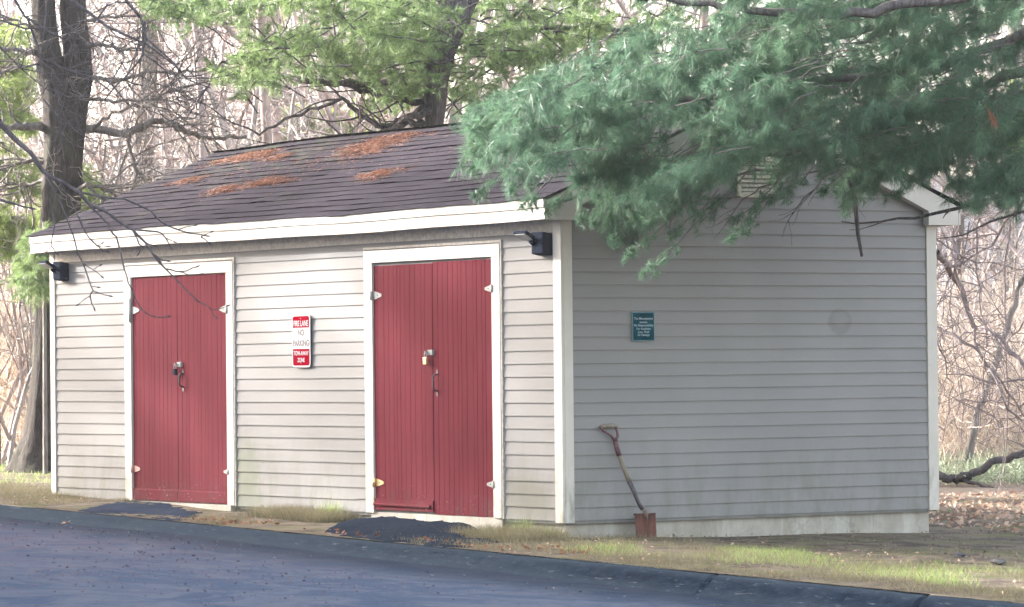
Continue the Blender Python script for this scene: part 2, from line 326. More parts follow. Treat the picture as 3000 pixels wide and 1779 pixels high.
apron('pavement', [(-7.1, -.0), (-6.5, -.0), (-5.65, -.28), (-5.1, -.4), (-4.4, -.85), (-3.9, -1.26), (-5.8, -1.26), (-6.3, -.7)], lambda x, y: .006+.004*math.sin(x*3)+.006*math.sin(y*7), 'asphalt')
def h2(x, y):
    step = 1/(1+math.exp((x+.95-(-y-.2)*1.1)*22)); return .008+.042*step*np.clip((y+1.3)*2.2, .15, 1)+.008*math.sin(x*7+y*5)+.006*math.sin(x*17-y*11)
apron('pavement', [(-2.55, -.3), (-2.2, -.0), (-.5, -.0), (-.25, -.3), (.1, -.7), (.5, -1.26), (-.95, -1.27), (-1.7, -1.1)], h2)

# ------------------------------------------------------------------ the shed
C4 = .1016; W = 8.69; DP = 3.68
shed = empty('storage_shed', (-W/2, DP/2, -.15), 'long low grey vinyl-sided shed with white trim, red double doors', 'shed')
def course(m, z0, a0, a1, axis, jit=0):
    e = .0035; z1 = z0+C4; zz = jit
    prof = [(e, z0+zz), (.0140, z0+zz), (.0150, z0+.004+zz), (.0125, z0+.03+zz), (.0045, z1+.004)]
    ns = max(1, int((a1-a0)/.3)); ax = np.linspace(a0, a1, ns+1); jz = np.cumsum(np.random.RandomState(int(z0*1e4)+int(a0*100)+9000).normal(0, .0011, ns+1)); jz = np.clip(jz-jz.mean(), -.003, .003)
    for s_ in range(ns):
        a0, a1 = ax[s_], ax[s_+1]; q0, q1 = jz[s_], jz[s_+1]
        for k_, ((o0, h0), (o1, h1)) in enumerate(zip(prof, prof[1:])):
            t0 = 1 if k_ < 3 else 1; t1 = 0 if k_ == 3 else 1
            if axis == 'f': m.quad((a0, -o0-q0*.4, h0+q0*t0), (a1, -o0-q1*.4, h0+q1*t0), (a1, -o1, h1+q1*t1), (a0, -o1, h1+q0*t1))
            else: m.quad((o0+q0*.4, a0, h0+q0*t0), (o0+q1*.4, a1, h0+q1*t0), (o1, a1, h1+q1*t1), (o1, a0, h1+q0*t1))
segs = [(-W+.07, -7.195), (-5.125, -2.915), (-.82, -.07)]
m = MB()
for i in range(23):
    z = i*C4
    sg = segs if z < 2.11 else [(-W+.07, -.07)]
    for a, b in sg:
        if i == 1 and b == -2.915:                     # the broken panel end beside the right door
            course(m, z, a, -3.07, 'f', random.uniform(-.0012, .0012)); course(m, z+.008, -3.067, b, 'f')
        elif i in (20, 21) and (a < -5 < b or a == segs[1][0]) and b > -4:
            course(m, z, a, -3.86, 'f'); m2 = z+.0025; course(m, m2, -3.862, b, 'f')
        else: course(m, z, a, b, 'f', random.uniform(-.0012, .0012))
m.box((-W+.01, 0, -.02), (-.01, .03, 2.45))
fw = m.build('front_wall', MAT['siding'], shed)
m = MB()                                               # gable wall: clipped under the roof slope
for i in range(34):
    z = i*C4; lo, hi = .075, DP-.075
    if z+C4 > 2.40:
        s = (z+.02-2.40)/.42; lo = max(lo, s); hi = min(hi, DP-s)
    if lo < hi-.05: course(m, z, lo, hi, 's', random.uniform(-.001, .001))
pts = [(0, 0, -.02), (0, DP, -.02), (0, DP, 2.45), (0, DP/2, 3.22), (0, 0, 2.45)]
m.prism(pts, (-.03, 0, 0)); gw = m.build('gable_wall', MAT['siding'], shed)
m = MB(); m.prism([(-W+.03, y, z) for x, y, z in pts], (-.03, 0, 0)); m.build('gable_wall', MAT['siding'], shed)
m = MB(); m.box((-W+.01, DP-.03, -.02), (-.01, DP, 2.45)); m.build('back_wall', MAT['siding'], shed)
m = MB(); m.box((-W+.04, .035, -.75), (-.04, DP-.04, -.004)); m.build('foundation', MAT['concrete'], shed)
for x0, x1, ysd in ((-.088, .022, 0), (-W-.022, -W+.075, 0), (-.088, .022, 1), (-W-.022, -W+.088, 1)):      # corner posts: L of two faces
    m = MB(); sx = .022 if x1 > 0 else -.022
    if ysd == 0:
        m.box((x0, -.024, -.012), (x1, .0, 2.335)); xx = (0.001, .024) if x1 > 0 else (-W-.024, -W-.001); m.box((xx[0], .001, -.012), (xx[1], .082, 2.335))
    else:
        xx = (0.001, .024) if x1 > 0 else (-W-.024, -W-.001); m.box((xx[0], DP-.082, -.012), (xx[1], DP+.022, 2.335)); m.box((x0, DP+.001, -.012), (x1-.03, DP+.022, 2.335))
    m.build('corner_post', MAT['trim'], shed, bevel=.003)
# eaves: fascia with a drip strip, soffit, frieze
YE = .22
def wob(x): return .008*math.sin(x*.75+.5)+.003*math.sin(x*2.9)
for sgn in (0, 1):
    m = MB(); mt = MB()
    yo = -YE if not sgn else DP+YE; d = -1 if not sgn else 1
    n = 40; X = np.linspace(-W-.03, .10, n)
    for a, b in zip(X, X[1:]):
        za, zb = wob(a), wob(b)
        for mm, zt, zl, pr in ((m, 2.425, 2.325, .0), (mt, 2.482, 2.418, .014)):
            v = [(a, yo+d*pr, zl+za), (b, yo+d*pr, zl+zb), (b, yo+d*pr, zt+zb), (a, yo+d*pr, zt+za)]
            if d > 0: v = v[::-1]
            mm.prism(v, (0, -d*.022, 0))
    m.build('fascia', MAT['trim'], shed); mt.build('drip_edge', MAT['trim'], shed)
m = MB(); m.box((-W-.02, -YE+.02, 2.336), (.002, -.001, 2.348)); m.box((-W-.02, DP+.001, 2.336), (.002, DP+YE-.02, 2.348)); m.build('soffit', MAT['soffit'], shed)
m = MB(); m.box((-W+.076, -.020, 2.236), (-.089, -.001, 2.335)); m.build('frieze_board', MAT['soffit'], shed)
# rake boards with boxed eave returns
YR = YE-.0235
out = [(-YR, 2.328), (.115, 2.326), (.115, 2.44), (DP/2, 3.17), (DP-.115, 2.44), (DP-.115, 2.326), (DP+YR, 2.328), (DP+YR, 2.478), (DP/2, 3.345), (-YR, 2.478)]
for xa, xb in ((.0265, .098), (-W-.028, -W-.075)):
    m = MB()
    L = [(xa, y, z-(.09 if xa < -1 and z > 2.45 else 0)) for y, z in out]
    half1 = [L[0], L[1], L[2], L[3], L[8], L[9]]; half2 = [L[3], L[4], L[5], L[6], L[7], L[8]]
    m.prism(half1, (xb-xa, 0, 0)); m.prism(half2, (xb-xa, 0, 0)); m.build('rake_board', MAT['trim'], shed)
# roof slopes: stepped shingle courses that sag a little
def roof_side(front):
    m = MB(); K = 18; n = 90; X = np.linspace(-W-.085, .125, n); L = 1.86+YE+.03
    jit = RNG.normal(0, .0016, (K+1, n)); ed = RNG.normal(0, .006, (K+1, 2))
    for k_ in range(K):
        s0, s1 = k_/K, (k_+1)/K
        for q in range(n-1):
            a, b = X[q], X[q+1]
            if q == 0: a += ed[k_, 0]-.02*s0
            if q == n-2: b += ed[k_, 1]
            def pt(x, s, lift, qq):
                y = -YE-.03+s*L; sag = -.028*math.sin(math.pi*np.clip((x+W)/W, 0, 1))*s - .05*math.exp(-((x+W)/1.2)**2)*s
                z = 2.487+(y+YE)*.430+wob(x)*(1-s)+lift+sag+jit[k_, qq//3*3]*1.6
                return (x, y if front else DP-y, z)
            top = [pt(a, s0, .0095, q), pt(b, s0, .0095, q+1), pt(b, s1+.016, .000, q+1), pt(a, s1+.016, .000, q)]
            but = [pt(a, s0+.010, -.002, q), pt(b, s0+.010, -.002, q+1), pt(b, s0, .0095, q+1), pt(a, s0, .0095, q)]
            if not front: top = top[::-1]; but = but[::-1]
            m.quad(*top); m.quad(*but)
    return m
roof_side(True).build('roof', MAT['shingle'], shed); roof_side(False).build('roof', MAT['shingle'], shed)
m = MB(); X = np.linspace(-W-.08, .12, 60)
for a, b in zip(X, X[1:]):
    def zc(x): return 3.388-.028*math.sin(math.pi*np.clip((x+W)/W, 0, 1))-.05*math.exp(-((x+W)/1.2)**2)
    m.quad((a, DP/2-.13, zc(a)-.048), (b, DP/2-.13, zc(b)-.052), (b, DP/2, zc(b)), (a, DP/2, zc(a)+.004)); m.quad((a, DP/2, zc(a)+.004), (b, DP/2, zc(b)), (b, DP/2+.13, zc(b)-.052), (a, DP/2+.13, zc(a)-.048))
m.build('ridge_cap', MAT['shingle'], shed)
m = MB(); m.prism([(-W+.01, -YE+.03, 2.41), (-W+.01, DP/2, 3.33), (-W+.01, DP+YE-.03, 2.41)], (W-.045, 0, 0)); m.build('roof_deck', MAT['soffit'], shed)
# gable vent
m = MB(); y0, y1, z0, z1 = 1.66, 2.08, 2.53, 2.86
for lo, hi in (((.018, y0, z0), (.045, y0+.04, z1)), ((.018, y1-.04, z0), (.045, y1, z1)), ((.018, y0+.0405, z0), (.043, y1-.0405, z0+.04)), ((.018, y0+.0405, z1-.04), (.043, y1-.0405, z1))): m.box(lo, hi)
vf = m.build('gable_vent', MAT['ventm'], shed)
m = MB()
for i in range(7):
    z = z0+.05+i*.035; m.prism([(.02, y0+.041, z+.02), (.038, y0+.041, z-.004), (.041, y0+.041, z), (.023, y0+.041, z+.024)], (0, y1-y0-.082, 0))
m.build('louvre', MAT['ventm'], vf)

# ---- doors
def frame(x0, x1, zt):
    m = MB(); cw = .125; t = .032
    m.box((x0, -t, .0), (x0+cw, -.001, zt-.1005)); m.box((x1-cw+.005, -t, .005), (x1, -.001, zt-.1005)); m.box((x0, -t-.002, zt-.10), (x1, -.001, zt))
    j = MB(); 
    f = m.build('door_frame', MAT['trim'], shed, bevel=.003)
    j.box((x0-.016, -.024, 0), (x0-.001, -.001, zt+.012)); j.box((x1+.001, -.026, 0), (x1+.018, -.001, zt+.012)); j.box((x0-.016, -.026, zt+.0125), (x1+.018, -.001, zt+.03))
    j.build('trim_channel', MAT['soffit'], f)
    return f
frame(-7.18, -5.14, 2.158); frame(-2.90, -.835, 2.172)
def leaf(x0, x1, z0, z1, label=None, warp=0, seedx=0):
    # vertical groove boards, proud of the wall plane by 4-12 mm
    m = MB(); rr = random.Random(seedx); y = -.012; xs_ = [x0]; x = x0+rr.uniform(.05, .1)
    while x < x1-.03: xs_.append(x); x += rr.choice((.052, .076, .076, .098))
    xs_.append(x1); NZ = 8
    for a, b in zip(xs_, xs_[1:]):
        gsz = rr.choice((.0022, .003, .004)); zb = z0+rr.uniform(-.003, .003); yy = y-rr.uniform(0, .0012)
        prof = [(a, yy+.0042), (a+gsz, yy), (b-gsz, yy), (b, yy+.0042)]
        for (xa, ya), (xb, yb) in zip(prof, prof[1:]):
            for i in range(NZ):
                s0, s1 = i/NZ, (i+1)/NZ; ww = lambda s: -warp*math.sin(math.pi*s)
                m.quad((xa, ya+ww(s0), zb+(z1-zb)*s0), (xb, yb+ww(s0), zb+(z1-zb)*s0), (xb, yb+ww(s1), zb+(z1-zb)*s1), (xa, ya+ww(s1), zb+(z1-zb)*s1))
    m.box((x0, y+.0075, z0), (x1, y+.035, z1))
    d = m.build('door', MAT['door'], shed)
    return tag(d, label) if label else d
def hinge(door, x, z, dirx, mat=None, big=1, tall=0, tilt=0):   # strap leaf pointing along dirx + barrel
    mat = mat or MAT['galv']; m = MB(); L = .13*big; h = .037*big
    m.prism([(x, -.0165, z-h), (x+dirx*L*.45, -.0165, z-h*.75), (x+dirx*L, -.0165, z-.010), (x+dirx*L*1.03, -.0165, z), (x+dirx*L, -.0165, z+.010), (x+dirx*L*.45, -.0165, z+h*.75), (x, -.0165, z+h)][::int(dirx)], (0, -.0035, 0))
    o = m.build('hinge', mat, door)
    b = MB(); b.tube([(x-dirx*.008, -.028, z-h*1.1-tall), (x-dirx*.008, -.028, z+h*1.1+tall)], .0075, 8); b.box((min(x-dirx*.012, x-dirx*.03), -.041, z-h*1.05-tall), (max(x-dirx*.012, x-dirx*.03), -.036, z+h*1.05+tall)); b.build('hinge_barrel', mat, o, True)
    s = MB(); q = .5; s.tube([(x+dirx*L*q, -.020, z), (x+dirx*L*q, -.0225, z)], .006, 8); s.build('screw', MAT['blackmetal'], o)
    return o
def handle(door, x, zb, zt, tag_=None):
    m = MB(); r = .008; y = -.0135
    m.tube([(x, y, zt-.02), (x, y-.028, zt-.024), (x, y-.042, zt-.042), (x, y-.042, zb+.042), (x, y-.028, zb+.024), (x, y, zb+.02)], [.007, .008, .009, .009, .008, .007], 8)
    for z in (zt, zb): m.prism([(x-.011, y, z-.022), (x+.011, y, z-.022), (x+.013, y, z), (x+.006, y, z+.02), (x-.006, y, z+.02), (x-.013, y, z)], (0, -.004, 0))
    return m.build('handle', MAT['blackmetal'], door, False)
dL = leaf(-7.052, -6.197, .022, 2.052, 'left leaf of the left red double door', 0, 3); dR = leaf(-6.192, -5.262, .018, 2.05, None, .0, 5)
for dd, a, b in ((dL, -7.05, -6.20), (dR, -6.192, -5.264)):
    m = MB(); m.box((a, -.026, .018), (b, -.0135, .112)); m.prism([(a, -.026, .108), (a, -.0135, .108), (a, -.0135, .122)], (b-a, 0, 0)); m.build('kick_board', MAT['door'], dd)
hinge(dL, -7.045, 1.755, 1, tall=.07); hinge(dR, -5.262, 1.735, -1); hinge(dL, -7.03, .30, 1, simple('painted_over_hinge', (.42, .22, .18), .6), .85); hinge(dR, -5.265, .30, -1, MAT['galv'], .6)
def hasp(door, x0, x1, z):
    m = MB(); m.box((x0, -.024, z-.021), (x1, -.0145, z+.021)); m.box((x0+.0, -.052, z-.012), (x0+.012, -.0245, z+.012)); m.tube([(x1-.012, -.029, z-.024), (x1-.012, -.029, z+.024)], .006, 8)
    return m.build('hasp', MAT['galv'], door, bevel=.0015)
hasp(dL, -6.19, -6.09, 1.252); handle(dR, -6.085, 1.03, 1.19)
# the taller right door
eL = leaf(-2.775, -1.860, .035, 2.046, 'left leaf of the right red double door', .004, 8); eR = leaf(-1.857, -.963, .012, 2.054, None, .0, 9)
m = MB(); m.box((-2.775, -.024, .028), (-1.865, -.0135, .120)); m.tube([(-2.77, -.027, .075), (-1.90, -.027, .070)], .016, 8); m.build('kick_board', MAT['door'], eL)
hinge(eL, -2.768, 1.803, 1, big=.95); hinge(eR, -.963, 1.821, -1, big=.8); hinge(eL, -2.755, .252, 1, MAT['brass'], .9); hinge(eR, -.965, .270, -1, big=.75)
hasp(eL, -1.93, -1.835, 1.322); handle(eR, -1.795, .99, 1.165)
m = MB(); m.box((-7.15, -.055, -.06), (-5.16, -.002, .008)); m.build('door_sill', MAT['concrete'], shed)
m = MB(); m.box((-2.85, -.012, -.10), (-.86, -.002, .006)); m.build('door_sill', MAT['concrete'], shed)

def padlock(x, y, z, mat, label):
    e = empty('padlock', (x, y, z-.09), label, 'padlock')
    b = MB(); b.box((x-.024, y-.013, z-.085), (x+.024, y+.011, z-.030)); b.build('lock_body', mat, e, bevel=.003)
    s = MB(); s.tube([(x-.017, y, z-.032), (x-.017, y, z-.004), (x-.011, y, z+.009), (x, y, z+.014), (x+.011, y, z+.009), (x+.017, y, z-.004), (x+.017, y, z-.032)], .0045, 8); s.build('shackle', MAT['galv'], e, True)
padlock(-1.924, -.044, 1.312, MAT['brass'], 'small brass padlock hanging from the hasp on the right red door')
padlock(-6.184, -.044, 1.242, MAT['bronze'], 'small dark padlock hanging from the hasp on the left red door')

# ---- things fixed to the walls
def rounded(w_, h_, r, n=6):
    out_ = []
    for cx, cy, a0 in ((w_/2-r, h_/2-r, 0), (-w_/2+r, h_/2-r, 90), (-w_/2+r, -h_/2+r, 180), (w_/2-r, -h_/2+r, 270)):
        for i in range(n+1): a = math.radians(a0+90*i/n); out_.append((cx+r*math.cos(a), cy+r*math.sin(a)))
    return out_
def text(body, size, mat, parent, mw, name='lettering', bold=0, sx=1):
    c = D.curves.new(name, 'FONT'); c.body = body; c.size = size; c.align_x = 'CENTER'; c.align_y = 'CENTER'; c.extrude = .0006; c.offset = bold
    o = D.objects.new('tmp', c); COL.objects.link(o); bpy.context.view_layer.update()
    me = D.meshes.new_from_object(o.evaluated_get(bpy.context.evaluated_depsgraph_get())); D.objects.remove(o)
    me.name = name; me.materials.clear(); me.materials.append(mat)
    me.transform(mw @ Matrix.Diagonal((sx, 1, 1, 1))); t = D.objects.new(name, me); COL.objects.link(t); t.parent = parent
    return t
e = empty('no_parking_sign', (-3.943, -.035, 1.44), 'tall red and white FIRE LANE NO PARKING sign between the two red doors', 'sign')
RF = Matrix(((1, 0, 0, 0), (0, 0, -1, 0), (0, 1, 0, 0), (0, 0, 0, 1)))       # local x->X, local y->Z, local z->-Y
def plate(w_, h_, r, y0, y1, mat, name, zc=0):
    m = MB(); m.prism([(-3.943+a, y1, 1.44+zc+b) for a, b in rounded(w_, h_, r)], (0, y0-y1, 0)); return m.build(name, mat, e)
plate(.308, .452, .032, -.030, -.034, MAT['signwhite'], 'sign_plate')
def panel(zlo, zhi, mat, top, bot):
    m = MB(); hw = .139; r = .022; pts_ = []
    def arc(cx, cz, a0): return [(cx+r*math.cos(math.radians(a0+90*i/5)), cz+r*math.sin(math.radians(a0+90*i/5))) for i in range(6)]
    pts_ += arc(hw-r, zhi-r, 0) if top else [(hw, zhi)]
    pts_ += arc(-hw+r, zhi-r, 90) if top else [(-hw, zhi)]
    pts_ += arc(-hw+r, zlo+r, 180) if bot else [(-hw, zlo)]
    pts_ += arc(hw-r, zlo+r, 270) if bot else [(hw, zlo)]
    m.prism([(-3.943+a, -.0342, 1.44+b) for a, b in pts_], (0, -.0008, 0)); return m.build('colour_panel', mat, e)
panel(.112, .211, MAT['signred'], 1, 0); panel(-.211, -.069, MAT['signred'], 0, 1)
for x in (-.1385, .1385):
    m = MB(); m.box((-3.943+x-.0012, -.0347, 1.44-.069), (-3.943+x+.0012, -.0341, 1.44+.112)); m.build('border_line', MAT['ink'], e)
for body, z, s, mt, b, sx in (('FIRE LANE', .146, .068, 'signwhite', .0008, .80), ('NO', .068, .072, 'ink', .0030, .9), ('PARKING', -.022, .070, 'ink', .0022, .92), ('TOW-AWAY', -.108, .052, 'signwhite', .0006, .84), ('ZONE', -.166, .052, 'signwhite', .0006, .84)):
    text(body, s, MAT[mt], e, Matrix.Translation((0, -.0005, z)) @ RF, bold=b, sx=sx)
for z in (.19, -.19):
    m = MB(); m.tube([(-3.943, -.034, 1.44+z), (-3.943, -.038, 1.44+z)], .005, 8); m.build('bolt', MAT['galv'], e)
    m = MB(); m.box((-3.955, -.0295, 1.44+z-.01), (-3.931, -.012, 1.44+z+.01)); m.build('spacer', MAT['galv'], e)
pl = empty('notice_plaque', (.025, .746, 1.503), 'small teal notice plaque with faded white lettering on the shaded gable wall', 'sign')
RS = Matrix(((0, 0, 1, 0), (1, 0, 0, 0), (0, 1, 0, 0), (0, 0, 0, 1)))        # local x->Y, local y->Z, local z->X
m = MB(); m.box((.019, .638, 1.388), (.027, .854, 1.618)); m.build('plaque_plate', MAT['tealedge'], pl, bevel=.004)
m = MB(); m.box((.0272, .647, 1.397), (.0278, .845, 1.609)); m.build('plaque_face', MAT['teal'], pl)
for body, z, s in (('The Management', .062, .026), ('assumes', .034, .022), ('No Responsibility', .009, .026), ('For Accidents', -.018, .024), ('Loss, Theft', -.043, .024), ('Or Damage', -.066, .024)):
    text(body, s, MAT['lettering'], pl, Matrix.Translation((.0032, 0, z)) @ RS, bold=.0005)
def flood(xc, zc, label, dx):
    e_ = empty('flood_light', (xc, -.02, zc), label, 'wall lamp', 'flood lights under the eaves')
    m = MB(); m.prism([(xc-.09, -.019, zc-.09), (xc+.095, -.019, zc-.09), (xc+.085, -.105, zc-.075), (xc-.075, -.105, zc-.075)], (0, 0, .17)); m.build('housing', MAT['bronze'], e_, bevel=.008)
    m = MB(); m.tube([(xc-.03, -.10, zc-.0), (xc-.045, -.118, zc+.012), (xc-.05, -.132, zc+.03)], [.02, .017, .02], 10); m.build('knuckle', MAT['bronze'], e_, True)
    # head: flat slab tipped outward, lens facing down and out
    def hp(u, v, t):     # u along x, v outward/up, t thickness
        return (xc-.055+u, -.128-v*.80+t*.5, zc+.028+v*.42+t*.85)
    m = MB(); m.prism([hp(-.07, .0, 0), hp(.07, .0, 0), hp(.085, .05, 0), hp(.085, .13, 0), hp(-.085, .13, 0), hp(-.085, .05, 0)], np.array(hp(0, 0, .026))-np.array(hp(0, 0, 0))); h = m.build('lamp_head', MAT['bronze'], e_, bevel=.004)
    m = MB(); m.prism([hp(-.058, .012, -.001), hp(.058, .012, -.001), hp(.072, .05, -.001), hp(.072, .12, -.001), hp(-.072, .12, -.001), hp(-.072, .05, -.001)], np.array(hp(0, 0, -.003))-np.array(hp(0, 0, 0))); m.build('lens', MAT['lens'], h)
flood(-.19, 2.147, 'dark flood light with pale lens beside the near corner post, right of the right door', 1)
flood(-8.41, 2.147, 'dark flood light at the far left corner of the shed front', -1)

# ---- spade
sp = empty('spade', (.12, .66, -.20), 'rusty square spade with a D handle leaning on the gable wall', 'spade')
A = np.array([.155, .663, -.185]); B = np.array([.135, .655, .05]); H = np.array([.045, .385, .728])
m = MB(); n = 10
front = []; 
for i in range(n+1):
    s = i/n; yy = -.098+.196*s; cv = .012*(1-(2*s-1)**2); front.append((yy, cv))
for (ya, ca), (yb, cb) in zip(front, front[1:]):
    for t in (0, .004):
        q = [(A[0]-ca+t, A[1]+ya*.98, A[2]-.012*math.cos((ya)*16)), (A[0]-cb+t, A[1]+yb*.98, A[2]-.012*math.cos((yb)*16)), (B[0]-cb*.6+t, .664+yb, .046+.012*abs(yb)*5), (B[0]-ca*.6+t, .664+ya, .046+.012*abs(ya)*5)]
        m.quad(*(q if t else q[::-1]))
m.box((.121, .566, .038), (.143, .762, .050)); m.build('blade', MAT['rust'], sp, False)
m = MB(); m.tube([(.148, .672, .0), (.146, .668, .045), (.138, .655, .075)], [.006, .018, .019], 10); m.build('blade_socket', simple('grey_steel', (.12, .085, .07), .8, .1), sp, True)
S1 = np.array([.13, .648, .08]); S2 = np.array([.098, .545, .300]); S3 = np.array([.075, .475, .49])
m = MB(); m.tube([S1, S1+(-.008, -.028, .045), S1+(-.018, -.062, .13), S2], [.018, .017, .018, .020], 10); m.build('shaft_sleeve', simple('dull_purple_paint', (.06, .048, .058), .5, .2, 40, .3), sp, True)
m = MB(); m.tube([S2, (S2+S3)/2+(0, -.002, 0), S3, S3+(-.006, -.016, .05)], [.019, .019, .018, .015], 10); m.build('shaft', MAT['ash'], sp, True)
m = MB(); Y0 = S3+np.array((-.001, -.006, .01)); K_ = Y0+np.array((-.012, -.030, .115))
G1 = np.array([.042, .318, .725]); G2 = np.array([.046, .458, .732])
m.tube([Y0, (Y0+K_)/2, K_], [.020, .020, .018], 10)
m.tube([K_, K_+(-.003, -.035, .045), (G1*.75+K_*.25)+(0, -.012, 0), G1+(0, -.002, -.0)], [.014, .011, .010, .010], 8); m.tube([K_, K_+(0, .028, .035), (G2*.7+K_*.3)+(0, .016, -.01), G2], [.014, .011, .010, .010], 8)
m.build('yoke', MAT['oldpaint'], sp, True)
m = MB(); m.tube([G1+(0, .0, .0), G1+(0, .03, .003), (G1+G2)/2+(0, 0, .002), G2-(0, .02, 0), G2], [.013, .0165, .0175, .0165, .013], 12); m.build('grip', MAT['ash'], sp, True)

# ------------------------------------------------------------------ vegetation tools
def unit(v): v = np.asarray(v, float); return v/(np.linalg.norm(v, axis=-1, keepdims=True)+1e-9)
def tris(base, tip, width):                     # thin blades: one triangle each
    n = len(base); d = unit(tip-base); r = unit(np.cross(d, RNG.normal(size=(n, 3)))); wd = np.broadcast_to(np.asarray(width, float).reshape(-1, 1), (n, 1))
    V = np.stack([base-r*wd/2, base+r*wd/2, tip], 1).reshape(-1, 3); return V, np.arange(3*n).reshape(-1, 3)
def tufts(pos, dirs, n, ln, wd, spread=.75, droop=.12):
    k = len(pos); pos = np.repeat(pos, n, 0); dd = np.repeat(dirs, n, 0); m = len(pos)
    dr = unit(dd*RNG.uniform(.45, 1, (m, 1))+unit(RNG.normal(size=(m, 3)))*spread*RNG.uniform(.3, 1, (m, 1))+np.array([0, 0, -droop]))
    b = pos-dd*RNG.uniform(0, .035, (m, 1))*(ln/.1); L = ln*RNG.uniform(.65, 1.1, (m, 1)); return b, b+dr*L, np.full(m, wd)*RNG.uniform(.7, 1.2, m)
class Plant:
    def __init__(s): s.seg = []; s.nb = []; s.nt = []; s.nw = []
    def line(s, pts, r0, r1, k=4):
        pts = np.asarray(pts, float); s.seg.append((pts, np.linspace(r0, r1, len(pts)), k))
    def tuft(s, pos, dirs, n, ln, wd, spread=.75, droop=.12):
        b, t, w_ = tufts(np.asarray(pos), np.asarray(dirs), n, ln, wd, spread, droop); s.nb.append(b); s.nt.append(t); s.nw.append(w_)
    def wood(s):
        Vs, Fs, o = [], [], 0
        for pts, rad, k in s.seg:
            m = len(pts); t = np.gradient(pts, axis=0); t = unit(t); a = np.where(np.abs(t[:, 2:3]) < .9, [[0, 0, 1.]], [[1., 0, 0]])
            u = unit(np.cross(t, a)); v = np.cross(t, u); an = 2*np.pi*np.arange(k)/k
            ring = pts[:, None]+rad[:, None, None]*(u[:, None]*np.cos(an)[None, :, None]+v[:, None]*np.sin(an)[None, :, None])
            Vs.append(ring.reshape(-1, 3)); i, j = np.meshgrid(np.arange(m-1), np.arange(k), indexing='ij'); q = (i*k+j).ravel(); q2 = (i*k+(j+1) % k).ravel()
            Fs.append(np.stack([q, q2, q2+k, q+k], 1)+o); o += m*k
        return np.concatenate(Vs), np.concatenate(Fs)
    def needles(s): return tris(np.concatenate(s.nb), np.concatenate(s.nt), np.concatenate(s.nw))
def wander(p0, d, L, n=6, wig=.12, up=0.):      # a slightly crooked path
    p = [np.asarray(p0, float)]; d = unit(d); st = L/n
    for i in range(n):
        d = unit(d+RNG.normal(0, wig, 3)+np.array([0, 0, up])); p.append(p[-1]+d*st)
    return np.array(p)
def pine_bough(pl, p0, p1, r=.012, ntw=14, tl=.32, nn=24, nl=.09, nw=.0028, droop=.10, sag=.06, dens=1., bare=.25):
    p0 = np.asarray(p0, float); p1 = np.asarray(p1, float); L = np.linalg.norm(p1-p0); d = (p1-p0)/L; n = 8
    pts = np.array([p0+(p1-p0)*t+np.array([0, 0, -sag*L*4*t*(1-t)])*(-1)+RNG.normal(0, .012*L, 3)*(0 < t < 1) for t in np.linspace(0, 1, n)])
    pl.line(pts, r, r*.3, 5)
    for i in range(ntw):
        t = bare+(1-bare)*(i+RNG.uniform(0, 1))/ntw; f = t*(n-1); a = int(min(f, n-2)); q = pts[a]+(pts[a+1]-pts[a])*(f-a)
        side = unit(np.cross(d, [0, 0, 1.]))*(1 if i % 2 else -1)
        td = unit(side*RNG.uniform(.5, 1)+d*RNG.uniform(.35, .95)+np.array([0, 0, RNG.uniform(-.55, .25)])+RNG.normal(0, .2, 3))
        l = tl*RNG.uniform(.6, 1.2)*(1.15-.55*t); tp = wander(q, td, l, 5, .16, -.03); pl.line(tp, r*.32, r*.13, 3)
        pos, dr = [], []
        for s_ in range(1, 6):
            if s_ < 2 and RNG.random() < .6: continue
            for _ in range(2 if RNG.random() < dens*.7 else 1): pos.append(tp[s_]+RNG.normal(0, .012, 3)); dr.append(unit(tp[s_]-tp[s_-1]+RNG.normal(0, .25, 3)))
        for _ in range(int(2*dens)):
            a_ = RNG.integers(1, 5); sd = unit(td+RNG.normal(0, .6, 3)); sp_ = wander(tp[a_], sd, l*.4, 3, .2, -.02); pl.line(sp_, r*.2, r*.1, 3)
            for s_ in (2, 3): pos.append(sp_[s_]); dr.append(unit(sp_[s_]-sp_[s_-1]))
        if pos: pl.tuft(np.array(pos), np.array(dr), nn, nl, nw, .52, droop)
    pl.tuft(pts[-1:], d[None], nn, nl, nw, .7, droop)
def bare_tree(pl, p0, d, L, r, lev, kids, wig=.13, up=.03, spread=.7, minr=.003, k=5, shrink=.62):
    n = 7 if lev > 1 else 4
    pts = wander(p0, d, L, n, wig, up); pl.line(pts, r, max(minr, r*.45), k)
    if lev == 0: return
    for i in range(kids):
        t = RNG.uniform(.2, 1); f = t*n; a = int(min(f, n-1)); q = pts[a]+(pts[a+1]-pts[a])*(f-a); ax = unit(pts[a+1]-pts[a])
        nd = unit(ax*RNG.uniform(.3, 1)+unit(np.cross(ax, RNG.normal(size=3)))*spread)
        bare_tree(pl, q, nd, L*shrink*RNG.uniform(.6, 1.15)*(1.1-.4*t), max(minr, r*.5*(1.15-.4*t)), lev-1, kids, wig*1.15, up, spread, minr, max(3, k-1), shrink)
